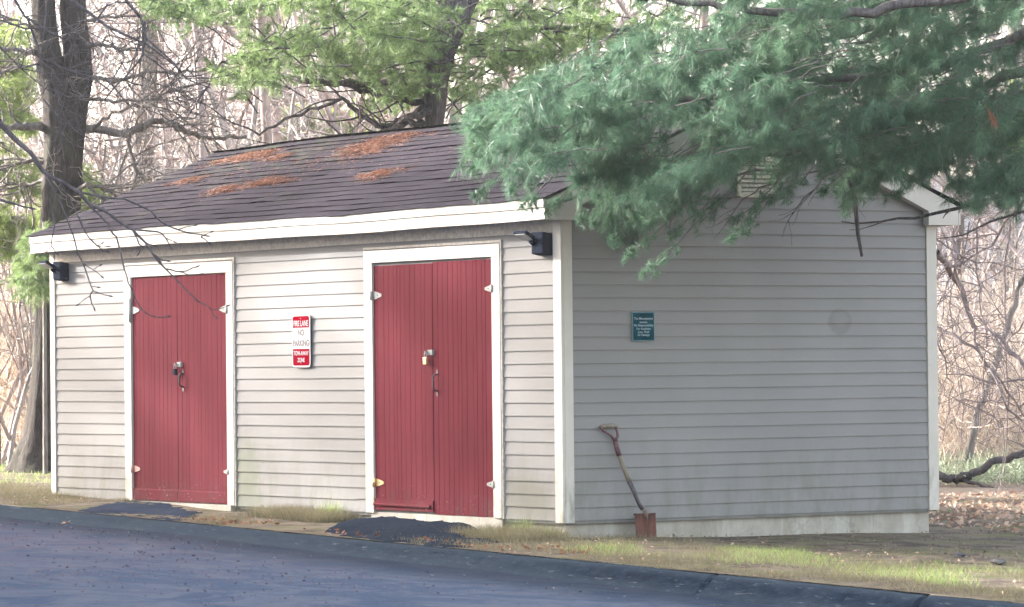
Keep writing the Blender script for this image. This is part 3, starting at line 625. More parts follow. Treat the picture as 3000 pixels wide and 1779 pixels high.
def trunk_mesh(name, path, rads, mat, parent, k=20, rough=.06, flare=0):
    V = []; n = 46; path = np.array(path, float); tt = np.linspace(0, len(path)-1, n); ph = RNG.uniform(0, 6, 6)
    for t in tt:
        a = int(min(t, len(path)-2)); c = path[a]+(path[a+1]-path[a])*(t-a); r = rads[a]+(rads[a+1]-rads[a])*(t-a)
        for j in range(k):
            an = 2*math.pi*j/k; h = c[2]-path[0][2]
            rr = r*(1+rough*math.sin(5*an+ph[0]+h*.8)+rough*.6*math.sin(9*an+ph[1]-h*1.7)+rough*.4*RNG.normal())+flare*math.exp(-h/.35)*(.6+.5*math.sin(3*an+ph[2]))
            V.append((c[0]+rr*math.cos(an), c[1]+rr*math.sin(an), c[2]))
    i, j = np.meshgrid(np.arange(n-1), np.arange(k), indexing='ij'); q = (i*k+j).ravel(); q2 = (i*k+(j+1) % k).ravel()
    return np_mesh(name, np.array(V), np.stack([q, q2, q2+k, q+k], 1), mat, parent, True)
def inpoly(x, y, poly):
    c = False; j = len(poly)-1
    for i in range(len(poly)):
        xi, yi = poly[i]; xj, yj = poly[j]
        if (yi > y) != (yj > y) and x < (xj-xi)*(y-yi)/(yj-yi)+xi: c = not c
        j = i
    return c

# ------------------------------------------------------------------ the near pine on the right (its trunk stands outside the frame)
base = np.array([5.6, 3.6, g(5.6, 3.6)])
np_ = empty('pine_tree', base, 'large near white pine whose drooping green boughs hang over the roof and the gable end', 'tree')
trunk_mesh('trunk', [base+(0, 0, -.2), base+(.05, 0, 2.5), base+(-.05, .1, 6), base+(0, .1, 11)], [.36, .30, .25, .15], MAT['bark'], np_, flare=.12)
pl = Plant()
# main limbs seen in the photo
def limb(pts, r0, r1, k=8):
    pts = np.array(pts, float); o = []
    for a, b in zip(pts, pts[1:]):
        for t in np.linspace(0, 1, 6)[:-1]: o.append(a+(b-a)*t)
    o.append(pts[-1]); o = np.array(o); o[1:-1] += RNG.normal(0, .012, o[1:-1].shape); pl.line(o, r0, r1, k); return o
tr = lambda z: base+np.array([0, .05, z+.2])
LIMBS = [limb([tr(4.6), P(3300, -60, 28), P(2640, 20, 27.7), P(2420, 50, 27.7), P(2200, 30, 27.8), P(2000, 8, 27.9), P(1700, -40, 28)], .045, .018),
    limb([tr(3.9), P(3150, 150, 28.8), P(2880, 255, 29), P(2600, 380, 29.2), P(2300, 440, 29.6), P(1980, 500, 29.8), P(1650, 590, 30)], .05, .012),
    limb([tr(4.1), P(3100, 60, 28), P(2750, 200, 28.2), P(2300, 250, 28.5), P(1900, 300, 28.8), P(1500, 360, 29)], .045, .012),
    limb([tr(3.6), P(3000, 330, 29.5), P(2700, 420, 29.8), P(2400, 470, 30), P(2100, 520, 30.2), P(1900, 640, 30.3)], .03, .008),
    limb([tr(4.4), P(3000, -100, 29.6), P(2500, 100, 30), P(2100, 180, 30.2), P(1800, 150, 30.5)], .04, .012)]
dense = [(1300, 250), (1420, 300), (1560, 235), (1660, 255), (1760, 180), (1900, 80), (1900, -60), (3080, -60), (3080, 560), (2900, 640), (2830, 600), (2760, 500), (2600, 520), (2480, 590), (2330, 540), (2200, 470), (2080, 600), (1960, 590), (1860, 700), (1700, 610), (1560, 560), (1440, 520), (1380, 560), (1390, 450), (1300, 330)]
cnt = 0
allL = np.concatenate(LIMBS)
while cnt < 300:
    x, y = RNG.uniform(1290, 3080), RNG.uniform(-60, 720)
    if not inpoly(x, y, dense): continue
    if x > 2150 and y < 330 and (math.sin(x*.011)+math.sin(y*.023+x*.004)) > 1.4: continue
    dp = RNG.uniform(27.6, 30.2) if x < 1750 else RNG.uniform(27.4, 31.2)
    tip = P(x, y+RNG.uniform(-5, 15), dp); L = RNG.uniform(.45, .95)
    src = allL[RNG.integers(len(allL))] if RNG.random() < .0 else None
    dx = unit(Rt*RNG.uniform(.5, 1)+Up*RNG.uniform(.1, .75)-Fw*RNG.uniform(-.5, .5))
    if y < 120: L *= 1.2
    pine_bough(pl, tip+dx*L, tip, .0055, 11, .26, 17, .125, .0026, .42, .05, 1.0); cnt += 1
# loose hanging tips below the mass
for x, y, L in [(1790, 700, .6), (1890, 790, .55), (1840, 745, .5), (1960, 690, .5), (2140, 690, .45), (2155, 640, .5), (1700, 640, .5), (1610, 600, .4), (1500, 560, .4), (1530, 600, .3), (1740, 655, .5), (2290, 570, .4), (2480, 600, .4), (2700, 520, .5), (1400, 560, .35), (2230, 590, .4), (2060, 620, .5), (1900, 640, .5), (2000, 585, .5), (2400, 560, .5), (2620, 565, .4), (2860, 600, .5), (2960, 590, .5)]:
    tip = P(x, y, RNG.uniform(28.6, 30)); dx = unit(Rt*.8+Up*.75); pine_bough(pl, tip+dx*L, tip, .006, 7, .17, 16, .085, .0026, .1, -.06, .6, .35)
# bare hanging twigs
for a in [(2150, 560, 2080, 650), (2260, 540, 2090, 700), (2450, 500, 2340, 620), (2380, 560, 2290, 700), (2010, 560, 1960, 690), (2500, 480, 2240, 560), (2560, 520, 2480, 640), (2200, 440, 1960, 560), (2350, 430, 2060, 540), (1960, 470, 1690, 480), (2720, 330, 2480, 470), (2050, 420, 1850, 640)]:
    pts = [P(a[0]+(a[2]-a[0])*t+RNG.normal(0, 5), a[1]+(a[3]-a[1])*t**1.5, 28.9) for t in np.linspace(0, 1, 8)]; pl.line(np.array(pts), .006, .002, 4)
    for _ in range(3):
        q = pts[RNG.integers(3, 7)]; pl.line(wander(q, -Up*.8-Rt*.4+RNG.normal(0, .3, 3), .2, 4, .15), .003, .0015, 3)
# upper crown, unseen above the frame, added to shade the boughs below
for _ in range(105):
    y = RNG.uniform(-4.2, 3.2); x = RNG.uniform(-5.2, 4.5); z = RNG.uniform(max(5.0, 3.4-.67*y), max(5.0, 3.4-.67*y)+2.6)
    tip = np.array([x, y, z]); pine_bough(pl, tip+np.array([.9, .45, .25]), tip, .012, 9, .42, 16, .16, .010, .15, .04, 1.)
for _ in range(9):
    z = RNG.uniform(5.2, 8.5); limb([tr(z), (RNG.uniform(0, 3), RNG.uniform(-1, 3), z+.3), (RNG.uniform(-4, -1), RNG.uniform(-2, 2), z)], .05, .015)
V, Fc = pl.wood(); np_mesh('branches', V, Fc, MAT['barkp'], np_, True)
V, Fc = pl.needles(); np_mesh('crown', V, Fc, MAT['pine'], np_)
pl = Plant()
for x, y in [(2915, 345), (2900, 330), (2908, 350)]:
    p_ = P(x, y, 27.4); pl.tuft(p_[None], unit(-Up+.4*Rt)[None], 26, .11, .0035, .5, .3)
V, Fc = pl.needles(); np_mesh('dead_needles', V, Fc, MAT['straw'], np_)
print('near pine needles', len(Fc))

# dead dark stick hanging in front of the gable, bare branch reaching in from the right
sd = P(2500, 555, 29.2); e = empty('dead_stick', sd, 'dark dead stick hanging straight down in front of the upper gable wall', 'stick')
m = MB(); m.tube([P(2480, 520, 29.2), P(2500, 560, 29.2), P(2508, 620, 29.2), P(2514, 690, 29.2), P(2525, 752, 29.2)], [.012, .017, .016, .015, .010], 8); m.build('stick', MAT['bark'], e, True)
e = empty('bare_branch', P(3000, 560, 30), 'thin leafless forked branch reaching in from the right across the gable corner', 'branch'); pb = Plant()
pb.line(np.array([P(x, y, 29.6) for x, y in [(3150, 470), (3000, 555), (2880, 590), (2800, 612), (2740, 625), (2680, 640), (2630, 640), (2580, 650), (2500, 655), (2465, 648)]]), .022, .004, 6)
pb.line(np.array([P(x, y, 29.6) for x, y in [(2590, 648), (2560, 660), (2520, 672), (2488, 674)]]), .006, .002, 5); pb.line(np.array([P(x, y, 29.6) for x, y in [(2790, 612), (2770, 628), (2762, 640)]]), .008, .003, 5)
pb.line(np.array([P(x, y, 29.4) for x, y in [(3100, 520), (3000, 620), (2900, 650), (2820, 690), (2745, 700)]]), .014, .003, 5)
V, Fc = pb.wood(); np_mesh('wood', V, Fc, MAT['bark'], e, True)

# ------------------------------------------------------------------ middle pine behind the roof
def ground_at(px, depth): p = P(px, 1060, depth); return np.array([p[0], p[1], g(p[0], p[1])])
b0 = ground_at(1265, 42); mp = empty('pine_tree', b0, 'dark forked pine standing right behind the shed roof with sunlit green foliage', 'tree')
def pxl(l): return [P(x, y, dd) for x, y, dd in l]
trunk_mesh('trunk', [b0+(0, 0, -.2)]+pxl([(1268, 700, 42), (1272, 360, 42), (1275, 230, 42), (1300, 120, 42), (1330, 60, 42), (1320, -60, 42), (1320, -900, 42)]), [.27, .14, .10, .13, .155, .17, .15, .08], MAT['bark'], mp)
trunk_mesh('trunk', pxl([(1285, 215, 42), (1340, 60, 42.1), (1405, -60, 42.2), (1480, -300, 42.3)]), [.09, .12, .09, .05], MAT['bark'], mp)
pl = Plant()
for L in ([(1265, 370), (1200, 360), (1130, 385), (1040, 420), (960, 440)], [(1260, 300), (1180, 292), (1080, 270), (980, 240), (860, 230)], [(1262, 325), (1190, 345), (1130, 390)], [(1258, 310), (1180, 355), (1120, 375), (1060, 340), (1000, 290), (880, 330), (760, 395)],
          [(1340, 60), (1250, 100), (1120, 110), (1000, 70), (860, 15), (800, -20)], [(1410, 120), (1480, 60), (1560, 0)], [(1390, 150), (1480, 160), (1650, 150)], [(1260, 200), (1100, 250), (900, 240), (760, 200), (650, 180)], [(1330, 0), (1200, -10), (1050, 30), (940, 60)], [(1400, 110), (1600, 80), (1800, 90), (1950, 60)]):
    limb(pxl([(x, y, 42+RNG.normal(0, .2)) for x, y in L]), .045, .012, 6)
    for _ in range(5):
        x, y = L[RNG.integers(1, len(L))]; pl.line(wander(P(x, y, 42), unit(-Rt+RNG.normal(0, .7, 3)), .9, 6, .2), .012, .003, 4)
clump = [(700, 200, 75, 45, 14), (760, 150, 60, 30, 6), (820, 120, 80, 50, 9), (890, 150, 60, 60, 10), (1000, 160, 110, 70, 26), (1080, 110, 80, 50, 16), (1120, 200, 90, 50, 18), (1180, 130, 90, 60, 20), (1200, 250, 60, 50, 12), (1230, 190, 60, 60, 10), (1400, 240, 60, 50, 9), (1360, 310, 60, 40, 8),
         (1450, 130, 100, 45, 20), (1560, 140, 100, 50, 22), (1660, 120, 90, 60, 18), (1750, 60, 120, 60, 20), (1650, 20, 150, 30, 14), (1250, 20, 150, 30, 16), (1050, 10, 140, 30, 12), (840, 0, 120, 20, 9), (600, 0, 110, 18, 8), (900, -20, 250, 24, 10), (1420, 20, 80, 30, 8), (1860, 180, 90, 60, 14), (1950, 90, 90, 90, 16), (1780, 230, 70, 25, 6), (450, 0, 100, 22, 12), (560, 30, 110, 30, 7), (700, 60, 90, 40, 6), (1000, 60, 120, 40, 9), (1150, 60, 90, 40, 12)]
for cx, cy, rx, ry, n in clump:
    for _ in range(max(2, int(n*.5))):
        x, y = cx+RNG.normal(0, rx*.55), cy+RNG.normal(0, ry*.55); dp = RNG.uniform(39.5, 43.5) if abs(x-1310) > 130 or RNG.random() < .25 else RNG.uniform(42.8, 44.6)
        tip = P(x, y, dp); away = 1 if x > 1300 else -1
        pine_bough(pl, tip-unit(Rt*away*RNG.uniform(.3, 1)+Up*RNG.uniform(-.3, .5)+RNG.normal(0, .3, 3))*RNG.uniform(.4, .8), tip, .010, 8, .30, 15, .11, .0048, .1, .04, .9)
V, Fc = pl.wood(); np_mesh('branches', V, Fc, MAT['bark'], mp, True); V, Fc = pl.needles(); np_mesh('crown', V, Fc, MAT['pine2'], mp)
print('mid pine needles', len(Fc))

# ------------------------------------------------------------------ big two-stemmed tree at the left corner
b1 = P(108, 1412, 44); b1[2] = g(b1[0], b1[1]); bt = empty('tree', b1, 'thick grey trunk that splits into two stems behind the left corner of the shed', 'tree')
sc_ = 44/11644
trunk_mesh('trunk', [b1+(0, 0, -.25)]+pxl([(128, 1375, 44), (150, 1270, 44), (160, 1080, 44), (166, 850, 44), (178, 600, 44), (188, 420, 44), (191, 310, 44), (193, 235, 44)]), [106*sc_, 92*sc_, 78*sc_, 68*sc_, 62*sc_, 58*sc_, 56*sc_, 64*sc_, 78*sc_], MAT['bark4'], bt, 40, .045, .2)
trunk_mesh('trunk', pxl([(168, 330, 43.98), (152, 225, 43.98), (136, 130, 44), (128, 60, 44), (125, -80, 44), (110, -700, 44)]), [36*sc_, 42*sc_, 38*sc_, 36*sc_, 34*sc_, 20*sc_], MAT['bark4'], bt, 26, .05)
trunk_mesh('trunk', pxl([(210, 330, 44.05), (228, 225, 44.05), (224, 130, 44.1), (215, 60, 44.1), (210, -80, 44.1), (230, -700, 44.1)]), [36*sc_, 44*sc_, 40*sc_, 38*sc_, 34*sc_, 20*sc_], MAT['bark4'], bt, 26, .05)
pl = Plant(); Lm = []
for L, r in (([(245, 375), (300, 380), (370, 395), (420, 370), (475, 350), (520, 375), (580, 400), (640, 405), (720, 400)], .055), ([(140, 375), (80, 370), (20, 375), (-60, 370)], .06), ([(110, 160), (60, 150), (0, 140), (-60, 130)], .035), ([(245, 130), (310, 135), (360, 150), (420, 130)], .03), ([(250, 215), (330, 240), (420, 215), (520, 210), (650, 195)], .028),
             ([(370, 395), (390, 460), (400, 540), (405, 600)], .028), ([(200, 560), (260, 540), (320, 560), (360, 590)], .03), ([(230, 520), (300, 580), (340, 600)], .02), ([(270, 380), (330, 330), (400, 310), (470, 315)], .02), ([(250, 60), (330, 50), (450, 40), (600, 20)], .02), ([(110, 90), (50, 60), (-30, 40)], .02), ([(150, 480), (80, 470), (0, 500)], .03), ([(130, 190), (60, 195), (0, 205)], .016), ([(260, 290), (330, 300), (450, 290), (560, 250), (640, 240)], .022), ([(150, 520), (90, 545), (20, 540)], .025)):
    o = limb(pxl([(x, y, 44.05 if i_ == 0 else 43.8+RNG.normal(0, .25)) for i_, (x, y) in enumerate(L)]), r, r*.35, 6); Lm.append(o)
    for _ in range(9): bare_tree(pl, o[RNG.integers(4, len(o))], unit(RNG.normal(0, .6, 3)+unit(o[-1]-o[0])*.8), RNG.uniform(.5, 1.2), .011, 2, 3, .2, 0, .8, .0035, 4)
V, Fc = pl.wood(); np_mesh('branches', V, Fc, MAT['bark3'], bt, True)

# leafless branches hanging in from the top left, near the camera side of the shed
b2 = ground_at(-560, 24); TWS = 24/33; hb = empty('bare_tree', b2, 'leafless tree outside the left edge whose pale budded twigs hang in front of the shed', 'tree')
trunk_mesh('trunk', [b2+(0, 0, -.2), b2+(0, 0, 3), b2+(.1, 0, 6), b2+(.2, .1, 8)], [.16, .12, .09, .04], MAT['bark2'], hb, flare=.08)
pl = Plant(); bud = MB()
S_ = .6064; H0 = [(0, 590), (60, 660), (150, 740), (210, 830), (300, 880), (385, 930), (450, 1000)]
def tw(pts, r0, r1, dp=33, s=S_, k=5, buds=1):
    q = np.array([P(x*s, y*s, dp*TWS) for x, y in pts]); o = []; r0 *= TWS*1.5; r1 *= TWS*1.5
    for a, b in zip(q, q[1:]):
        for t in (0, .5): o.append(a+(b-a)*t+RNG.normal(0, .004, 3)*(t > 0))
    o.append(q[-1]); pl.line(np.array(o), r0, r1, k)
    if buds: dd = unit(q[-1]-q[-2]); bd = MB(); bd.tube([q[-1]-dd*.006, q[-1]+dd*.005, q[-1]+dd*.022], [r1, .0058, .0015], 5); bd.build('bud', MAT['vine2'], hb)
limb(list([b2+(0, 0, 2.5)])+[P(x*S_, y*S_, 24) for x, y in [(-300, 380)]+H0[:1]], .035, .021); tw([(-10, 580)]+H0, .017, .009, buds=0)
for l, r in (([(385, 930), (450, 1010)], .012), ([(450, 1000), (500, 1015), (560, 1060), (640, 1110), (700, 1170), (740, 1230), (770, 1260)], .010), ([(640, 1110), (665, 1160), (690, 1195), (670, 1225)], .006), ([(700, 1170), (745, 1187)], .005), ([(650, 1110), (760, 1120), (800, 1150), (825, 1195)], .006), ([(800, 1150), (840, 1168)], .004),
             ([(385, 930), (480, 950), (600, 960), (700, 1005), (730, 1020), (790, 1080), (860, 1110), (930, 1130), (1000, 1140)], .007), ([(860, 1110), (940, 1090)], .004), ([(970, 1145), (1020, 1122)], .004), ([(970, 1145), (1008, 1173)], .004), ([(740, 1230), (800, 1300), (870, 1370), (940, 1440)], .006), ([(740, 1230), (790, 1260), (808, 1262)], .004),
             ([(805, 1300), (850, 1312), (900, 1310), (950, 1290)], .005), ([(860, 1312), (910, 1330), (970, 1325)], .004), ([(940, 1440), (965, 1460), (1000, 1480), (1022, 1500), (1040, 1530)], .004), ([(1022, 1500), (1070, 1490), (1100, 1478)], .003), ([(370, 1030), (400, 1100), (430, 1150), (470, 1190), (520, 1190)], .005), ([(430, 1150), (490, 1205), (515, 1215)], .004), ([(470, 1190), (490, 1178)], .004),
             ([(340, 1105), (365, 1180), (400, 1270), (425, 1340), (450, 1405), (475, 1415), (530, 1430)], .005), ([(400, 1270), (460, 1310), (490, 1335)], .003), ([(455, 1300), (480, 1285)], .003), ([(450, 1405), (435, 1430), (380, 1470)], .004), ([(435, 1430), (455, 1490)], .004), ([(440, 1385), (470, 1388)], .003), ([(520, 1080), (545, 1130), (568, 1165), (585, 1230), (600, 1300), (620, 1370), (650, 1440), (680, 1490), (740, 1530), (810, 1530)], .006),
             ([(262, 1060), (255, 1130), (248, 1190), (205, 1228)], .004), ([(248, 1190), (270, 1220)], .004), ([(210, 830), (300, 1000), (340, 1105)], .006), ([(300, 880), (240, 960), (262, 1060)], .005), ([(450, 1010), (500, 1060), (520, 1080)], .007), ([(300, 900), (345, 980), (370, 1030)], .006), ([(0, 965), (70, 985), (160, 1008)], .008)):
    tw(l, r, r*.55)
for l, r in (([(600, -20), (640, 40), (680, 90), (690, 170), (690, 260), (660, 310), (600, 380), (540, 440), (505, 480)], .009), ([(30, -60), (120, 80), (250, 160), (300, 185), (350, 150), (420, 80), (560, 10)], .008), ([(130, 80), (200, 280), (330, 340), (440, 370), (560, 460)], .008), ([(225, 0), (210, 170), (190, 290)], .006), ([(520, 20), (420, 150), (470, 260)], .006), ([(330, -10), (520, 130), (700, 210), (860, 330)], .010), ([(690, 170), (780, 250), (900, 380), (1000, 420)], .007), ([(10, 100), (120, 140), (320, 130)], .006),
             ([(700, 100), (690, 260), (800, 340), (860, 480)], .007), ([(440, 370), (380, 400), (250, 390)], .005), ([(-20, 200), (100, 330), (260, 460)], .005), ([(210, 480), (280, 560), (320, 590), (300, 640)], .005)):
    tw(l, r, r*.4, 32)
    for _ in range(5):
        x, y = l[RNG.integers(1, len(l))]; bare_tree(pl, P(x*S_, y*S_, 23.3), unit(RNG.normal(0, .6, 3)-Up*.4+Rt*.3), .3, .0033, 1, 4, .22, 0, .8, .0015, 4)
V, Fc = pl.wood(); np_mesh('branches', V, Fc, MAT['vine2'], hb, True); pass

# pale conifers: left edge, and low ones along the roofline behind
def conifer(px, depth, ylo, yhi, xr_, n, label, mat, nw=.006, nl=.12, trunk_r=.08, dx=0):
    b = ground_at(px, depth); e_ = empty('conifer', b, label, 'tree'); p_ = Plant()
    top = P(px, yhi-40, depth); trunk_mesh('trunk', [b+(0, 0, -.2), (b+top)/2, top], [trunk_r, trunk_r*.7, .02], MAT['bark2'], e_)
    for _ in range(n):
        y = RNG.uniform(yhi, ylo); wdt = xr_*(.5+.5*(y-yhi)/(ylo-yhi)); x = px+dx+RNG.uniform(-wdt, wdt); tip = P(x, y, depth+RNG.uniform(-.9, .9))
        pine_bough(p_, P(px+(x-px)*.4, y-25, depth), tip, .012, 8, .34, 14, nl, nw, .2, .02, .9)
    V, Fc = p_.wood(); np_mesh('branches', V, Fc, MAT['bark3'], e_, True); V, Fc = p_.needles(); np_mesh('crown', V, Fc, mat, e_)
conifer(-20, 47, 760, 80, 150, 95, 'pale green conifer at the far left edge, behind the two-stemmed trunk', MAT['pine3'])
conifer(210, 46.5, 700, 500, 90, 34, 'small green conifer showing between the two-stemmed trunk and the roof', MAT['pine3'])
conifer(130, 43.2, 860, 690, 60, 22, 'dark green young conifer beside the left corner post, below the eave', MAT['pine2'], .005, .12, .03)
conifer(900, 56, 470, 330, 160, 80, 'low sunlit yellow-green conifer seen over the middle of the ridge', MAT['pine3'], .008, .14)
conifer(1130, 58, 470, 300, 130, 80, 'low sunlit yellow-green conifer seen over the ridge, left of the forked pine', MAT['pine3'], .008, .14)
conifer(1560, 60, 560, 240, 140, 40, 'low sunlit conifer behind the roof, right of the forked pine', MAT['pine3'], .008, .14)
conifer(3080, 44, 560, 230, 100, 26, 'pale conifer at the upper right edge behind the near pine', MAT['pine3'], .006, .12)

# ------------------------------------------------------------------ bare woodland behind
def sapling(seed, H, r, lev=3, kids=5, wig=.10, spread=.6, stems=1, mr=.0035):
    global RNG
    keep = RNG; RNG = np.random.default_rng(seed); p_ = Plant()
    for _ in range(stems): bare_tree(p_, RNG.normal(0, .12*(stems > 1), 3)*[1, 1, 0], unit([RNG.normal(0, .12+.2*(stems > 1)), RNG.normal(0, .12+.2*(stems > 1)), 1]), H, r, lev, kids, wig, .04, spread, mr, 6, .5)
    RNG = keep; return p_.wood()
VAR = [sapling(100+i, 9, .085, 3, 7) for i in range(3)]+[sapling(200+i, 4.2, .03, 3, 6, .16, .9, 4) for i in range(3)]
def vmesh(i, mat):
    V, Fc = VAR[i]; me = D.meshes.new('bare_wood_%s' % 'abcdefgh'[i]); o = np_mesh('tmp', V, Fc, mat, None, True); me = o.data; D.objects.remove(o); return me
# individual trunks one can tell apart (px at the roofline, depth, width px, label)
tr_list = [(360, 50, 60, 'mid-brown straight trunk just right of the two-stemmed tree, seen over the roof slope'), (715, 54, 50, 'pale grey trunk rising over the left end of the ridge'), (870, 60, 22, 'slim trunk over the middle of the ridge beside the hanging green clump'), (1180, 62, 42, 'light grey trunk just left of the forked pine'),
           (1050, 64, 24, 'slim brown trunk between the forked pine and the grey trunk'), (1800, 60, 30, 'leaning trunk seen through the gap in the pine boughs'), (2805, 52, 22, 'slim upright trunk beside the right edge of the gable'), (2925, 56, 40, 'thicker trunk near the right edge, in front of the white house'), (930, 58, 24, 'slim pale trunk right of the middle of the ridge'), (460, 62, 20, 'slim trunk over the left slope of the roof')]
for px, dp, wpx, lab in tr_list:
    b = ground_at(px, dp); e = empty('bare_tree', b, lab, 'tree', 'trunks standing in the wood behind the shed'); r = wpx*dp/11644/2; ln = RNG.normal(0, .035, 2)
    if px == 1800: ln = np.array([-.12, -.16])
    trunk_mesh('trunk', [b+(0, 0, -.2), b+(ln[0]*2, ln[1]*2, 2), b+(ln[0]*5, ln[1]*5, 5), b+(ln[0]*10, ln[1]*10, 10)], [r*1.35, r*1.1, r, r*.6], MAT['bark2'], e, 12)
    pl = Plant()
    for _ in range(14): z = RNG.uniform(2.2, 7); bare_tree(pl, b+np.array([ln[0]*z, ln[1]*z, z]), unit([RNG.normal(), RNG.normal(), .4]), RNG.uniform(1, 2.2), .02, 2, 5, .16, .02, .7, .005, 4)
    V, Fc = pl.wood(); np_mesh('branches', V, Fc, MAT['twig'], e, True)
me_ = [vmesh(i, MAT['twig'] if i % 2 else MAT['twigred']) for i in range(len(VAR))]
n_ = 0
for px in np.linspace(-60, 1950, 26):
    for dp, kind in ((RNG.uniform(47, 56), 0), (RNG.uniform(57, 72), 1)):
        i = RNG.integers(0, 3) if RNG.random() < .55 and px > 330 else RNG.integers(3, 6)
        o = D.objects.new('bare_sapling', me_[i]); COL.objects.link(o); b = ground_at(px+RNG.uniform(-40, 40), dp); o.location = tuple(b-np.array([0, 0, .1])); o.rotation_euler = (0, 0, RNG.uniform(0, 6.28)); s = RNG.uniform(.8, 1.15); o.scale = (s, s, s*(1.25 if i > 2 else 1))
        tag(o, 'thin leafless tangled sapling in the sunlit wood behind the shed, one of many alike', 'sapling', 'leafless saplings in the wood'); n_ += 1
for px in list(np.linspace(-40, 140, 5))+list(np.linspace(2760, 3060, 4)):
    for dp in (RNG.uniform(46, 54), RNG.uniform(55, 66)):
        i = RNG.integers(3, 6) if RNG.random() < .7 or px < 400 else RNG.integers(0, 3)
        o = D.objects.new('bare_shrub', me_[i]); COL.objects.link(o); b = ground_at(px+RNG.uniform(-20, 20), dp); o.location = tuple(b-np.array([0, 0, .1])); o.rotation_euler = (0, 0, RNG.uniform(0, 6.28)); s = RNG.uniform(.7, 1.05); o.scale = (s, s, s)
        side = 'left edge' if px < 500 else 'right edge'
        tag(o, 'leafless many-stemmed shrub in the bright thicket at the %s, one of many alike' % side, 'shrub', 'leafless shrubs at the %s' % side)
# far wood: one mass
Vs, Fs, o_ = [], [], 0
for k_ in range(18):
    V, Fc = VAR[RNG.integers(0, 6)]; a = RNG.uniform(0, 6.28); s = RNG.uniform(1.0, 1.7); px = RNG.uniform(-150, 3150); b = ground_at(px, RNG.uniform(74, 125))
    if 2700 < px < 3150 and RNG.random() < .5: continue
    sub = RNG.random(len(Fc)) < 1; R_ = np.array([[math.cos(a), -math.sin(a), 0], [math.sin(a), math.cos(a), 0], [0, 0, 1]])
    Vs.append((V*s)@R_.T+b); Fs.append(Fc[sub]+o_); o_ += len(V)
    if o_ > 1500000: break
tag(np_mesh('far_wood', np.concatenate(Vs), np.concatenate(Fs), MAT['twigred'], None), 'pale leafless wood filling the distance behind the shed', 'wood', None, 'stuff')
print('far wood verts', o_)
# dry stalk thickets (countless): left behind the trunk and right behind the corner
def thicket(name, pxa, pxb, d0, d1, n, hmax, label, mat, wd=.012, arch=.5):
    B, T, Wd = [], [], []
    for _ in range(n):
        b = ground_at(RNG.uniform(pxa, pxb), RNG.uniform(d0, d1)); h = RNG.uniform(.3, 1)*hmax; d = unit([RNG.normal(0, arch), RNG.normal(0, arch), 1]); p = wander(b+np.array([0, 0, RNG.uniform(0, h*.5)]), d, h, 5, .28, -.05)
        B += list(p[:-1]); T += list(p[1:]); Wd += [wd*RNG.uniform(.5, 1.3)]*5
    B = np.array(B); T = np.array(T); Wd = np.array(Wd)[:, None]; d = unit(T-B); r = unit(np.cross(d, RNG.normal(size=B.shape))); V = np.stack([B-r*Wd/2, B+r*Wd/2, T+r*Wd*.45, T-r*Wd*.45], 1).reshape(-1, 3)
    return tag(np_mesh(name, V, np.arange(len(V)).reshape(-1, 4), mat), label, 'thicket', None, 'stuff')
thicket('brush', 2700, 3080, 43.5, 56, 4200, 2.2, 'sunlit tan dry stalks in the thicket at the right', MAT['reed'])
thicket('brush', -60, 160, 49, 60, 2600, 3.0, 'sunlit pinkish dry stalks in the thicket at the left', MAT['reed'])
thicket('brush', 160, 2000, 60, 74, 2600, 6.5, 'tangle of pale dry stems in the wood behind the roof', MAT['reed'], .010)
# dark vines and the leaning trunk at the right
e = empty('vine', ground_at(2960, 40), 'dark tangled arching vine stems at the right edge beside the gable corner', 'vine'); pl = Plant()
for L, r in (([(2745, 740), (2790, 800), (2850, 950), (2930, 990), (3010, 1090), (3060, 1200)], .035), ([(2745, 960), (2850, 1020), (2920, 1100), (3000, 1220)], .02), ([(2790, 680), (2800, 800), (2860, 1000), (2950, 1200), (3040, 1280)], .02), ([(2870, 640), (2860, 800), (2890, 1000), (2870, 1260)], .011), ([(2960, 640), (2940, 850), (2950, 1100), (2940, 1400)], .011), ([(2740, 700), (2830, 760), (3020, 790)], .012), ([(2800, 1170), (2900, 1180), (3020, 1190)], .01),
             ([(3020, 560), (2900, 720), (2800, 780), (2745, 900)], .014), ([(2745, 1000), (2790, 1130), (2760, 1300)], .008), ([(2840, 650), (2780, 900), (2820, 1200), (2800, 1400)], .008), ([(3030, 900), (2950, 1000), (2900, 1150), (2940, 1330)], .009)):
    o = limb(pxl([(x, y, 40+RNG.normal(0, .3)) for x, y in L]), r, r*.5, 6)
    for _ in range(6): bare_tree(pl, o[RNG.integers(0, len(o))], unit(RNG.normal(0, 1, 3)), RNG.uniform(.5, 1.1), r*.3+.003, 2, 3, .25, -.03, .8, .0035, 4)
V, Fc = pl.wood(); np_mesh('stems', V, Fc, MAT['vine'], e, True)
b = P(2815, 1440, 43); e = empty('bare_tree', b, 'slender leaning trunk at the right, rising out of the fallen limb', 'tree'); pl = Plant()
limb(pxl([(2815, 1450, 43), (2825, 1390, 43), (2850, 1280, 43), (2885, 1150, 43), (2930, 1020, 43), (2980, 860, 43), (3040, 700, 43)]), .052, .03)
V, Fc = pl.wood(); np_mesh('trunk', V, Fc, MAT['bark2'], e, True)
e = empty('fallen_limb', P(2800, 1400, 42), 'dark fallen limb lying slanted across the undergrowth right of the shed', 'log'); pl = Plant()
limb(pxl([(2700, 1385, 42), (2745, 1397, 42), (2800, 1408, 42), (2850, 1390, 42), (2920, 1350, 42), (3000, 1330, 42), (3060, 1325, 42)]), .05, .035); limb(pxl([(2810, 1408, 42), (2900, 1428, 41.8), (3000, 1462, 41.5), (3060, 1480, 41.5)]), .02, .014)
V, Fc = pl.wood(); np_mesh('wood', V, Fc, MAT['bark'], e, True)

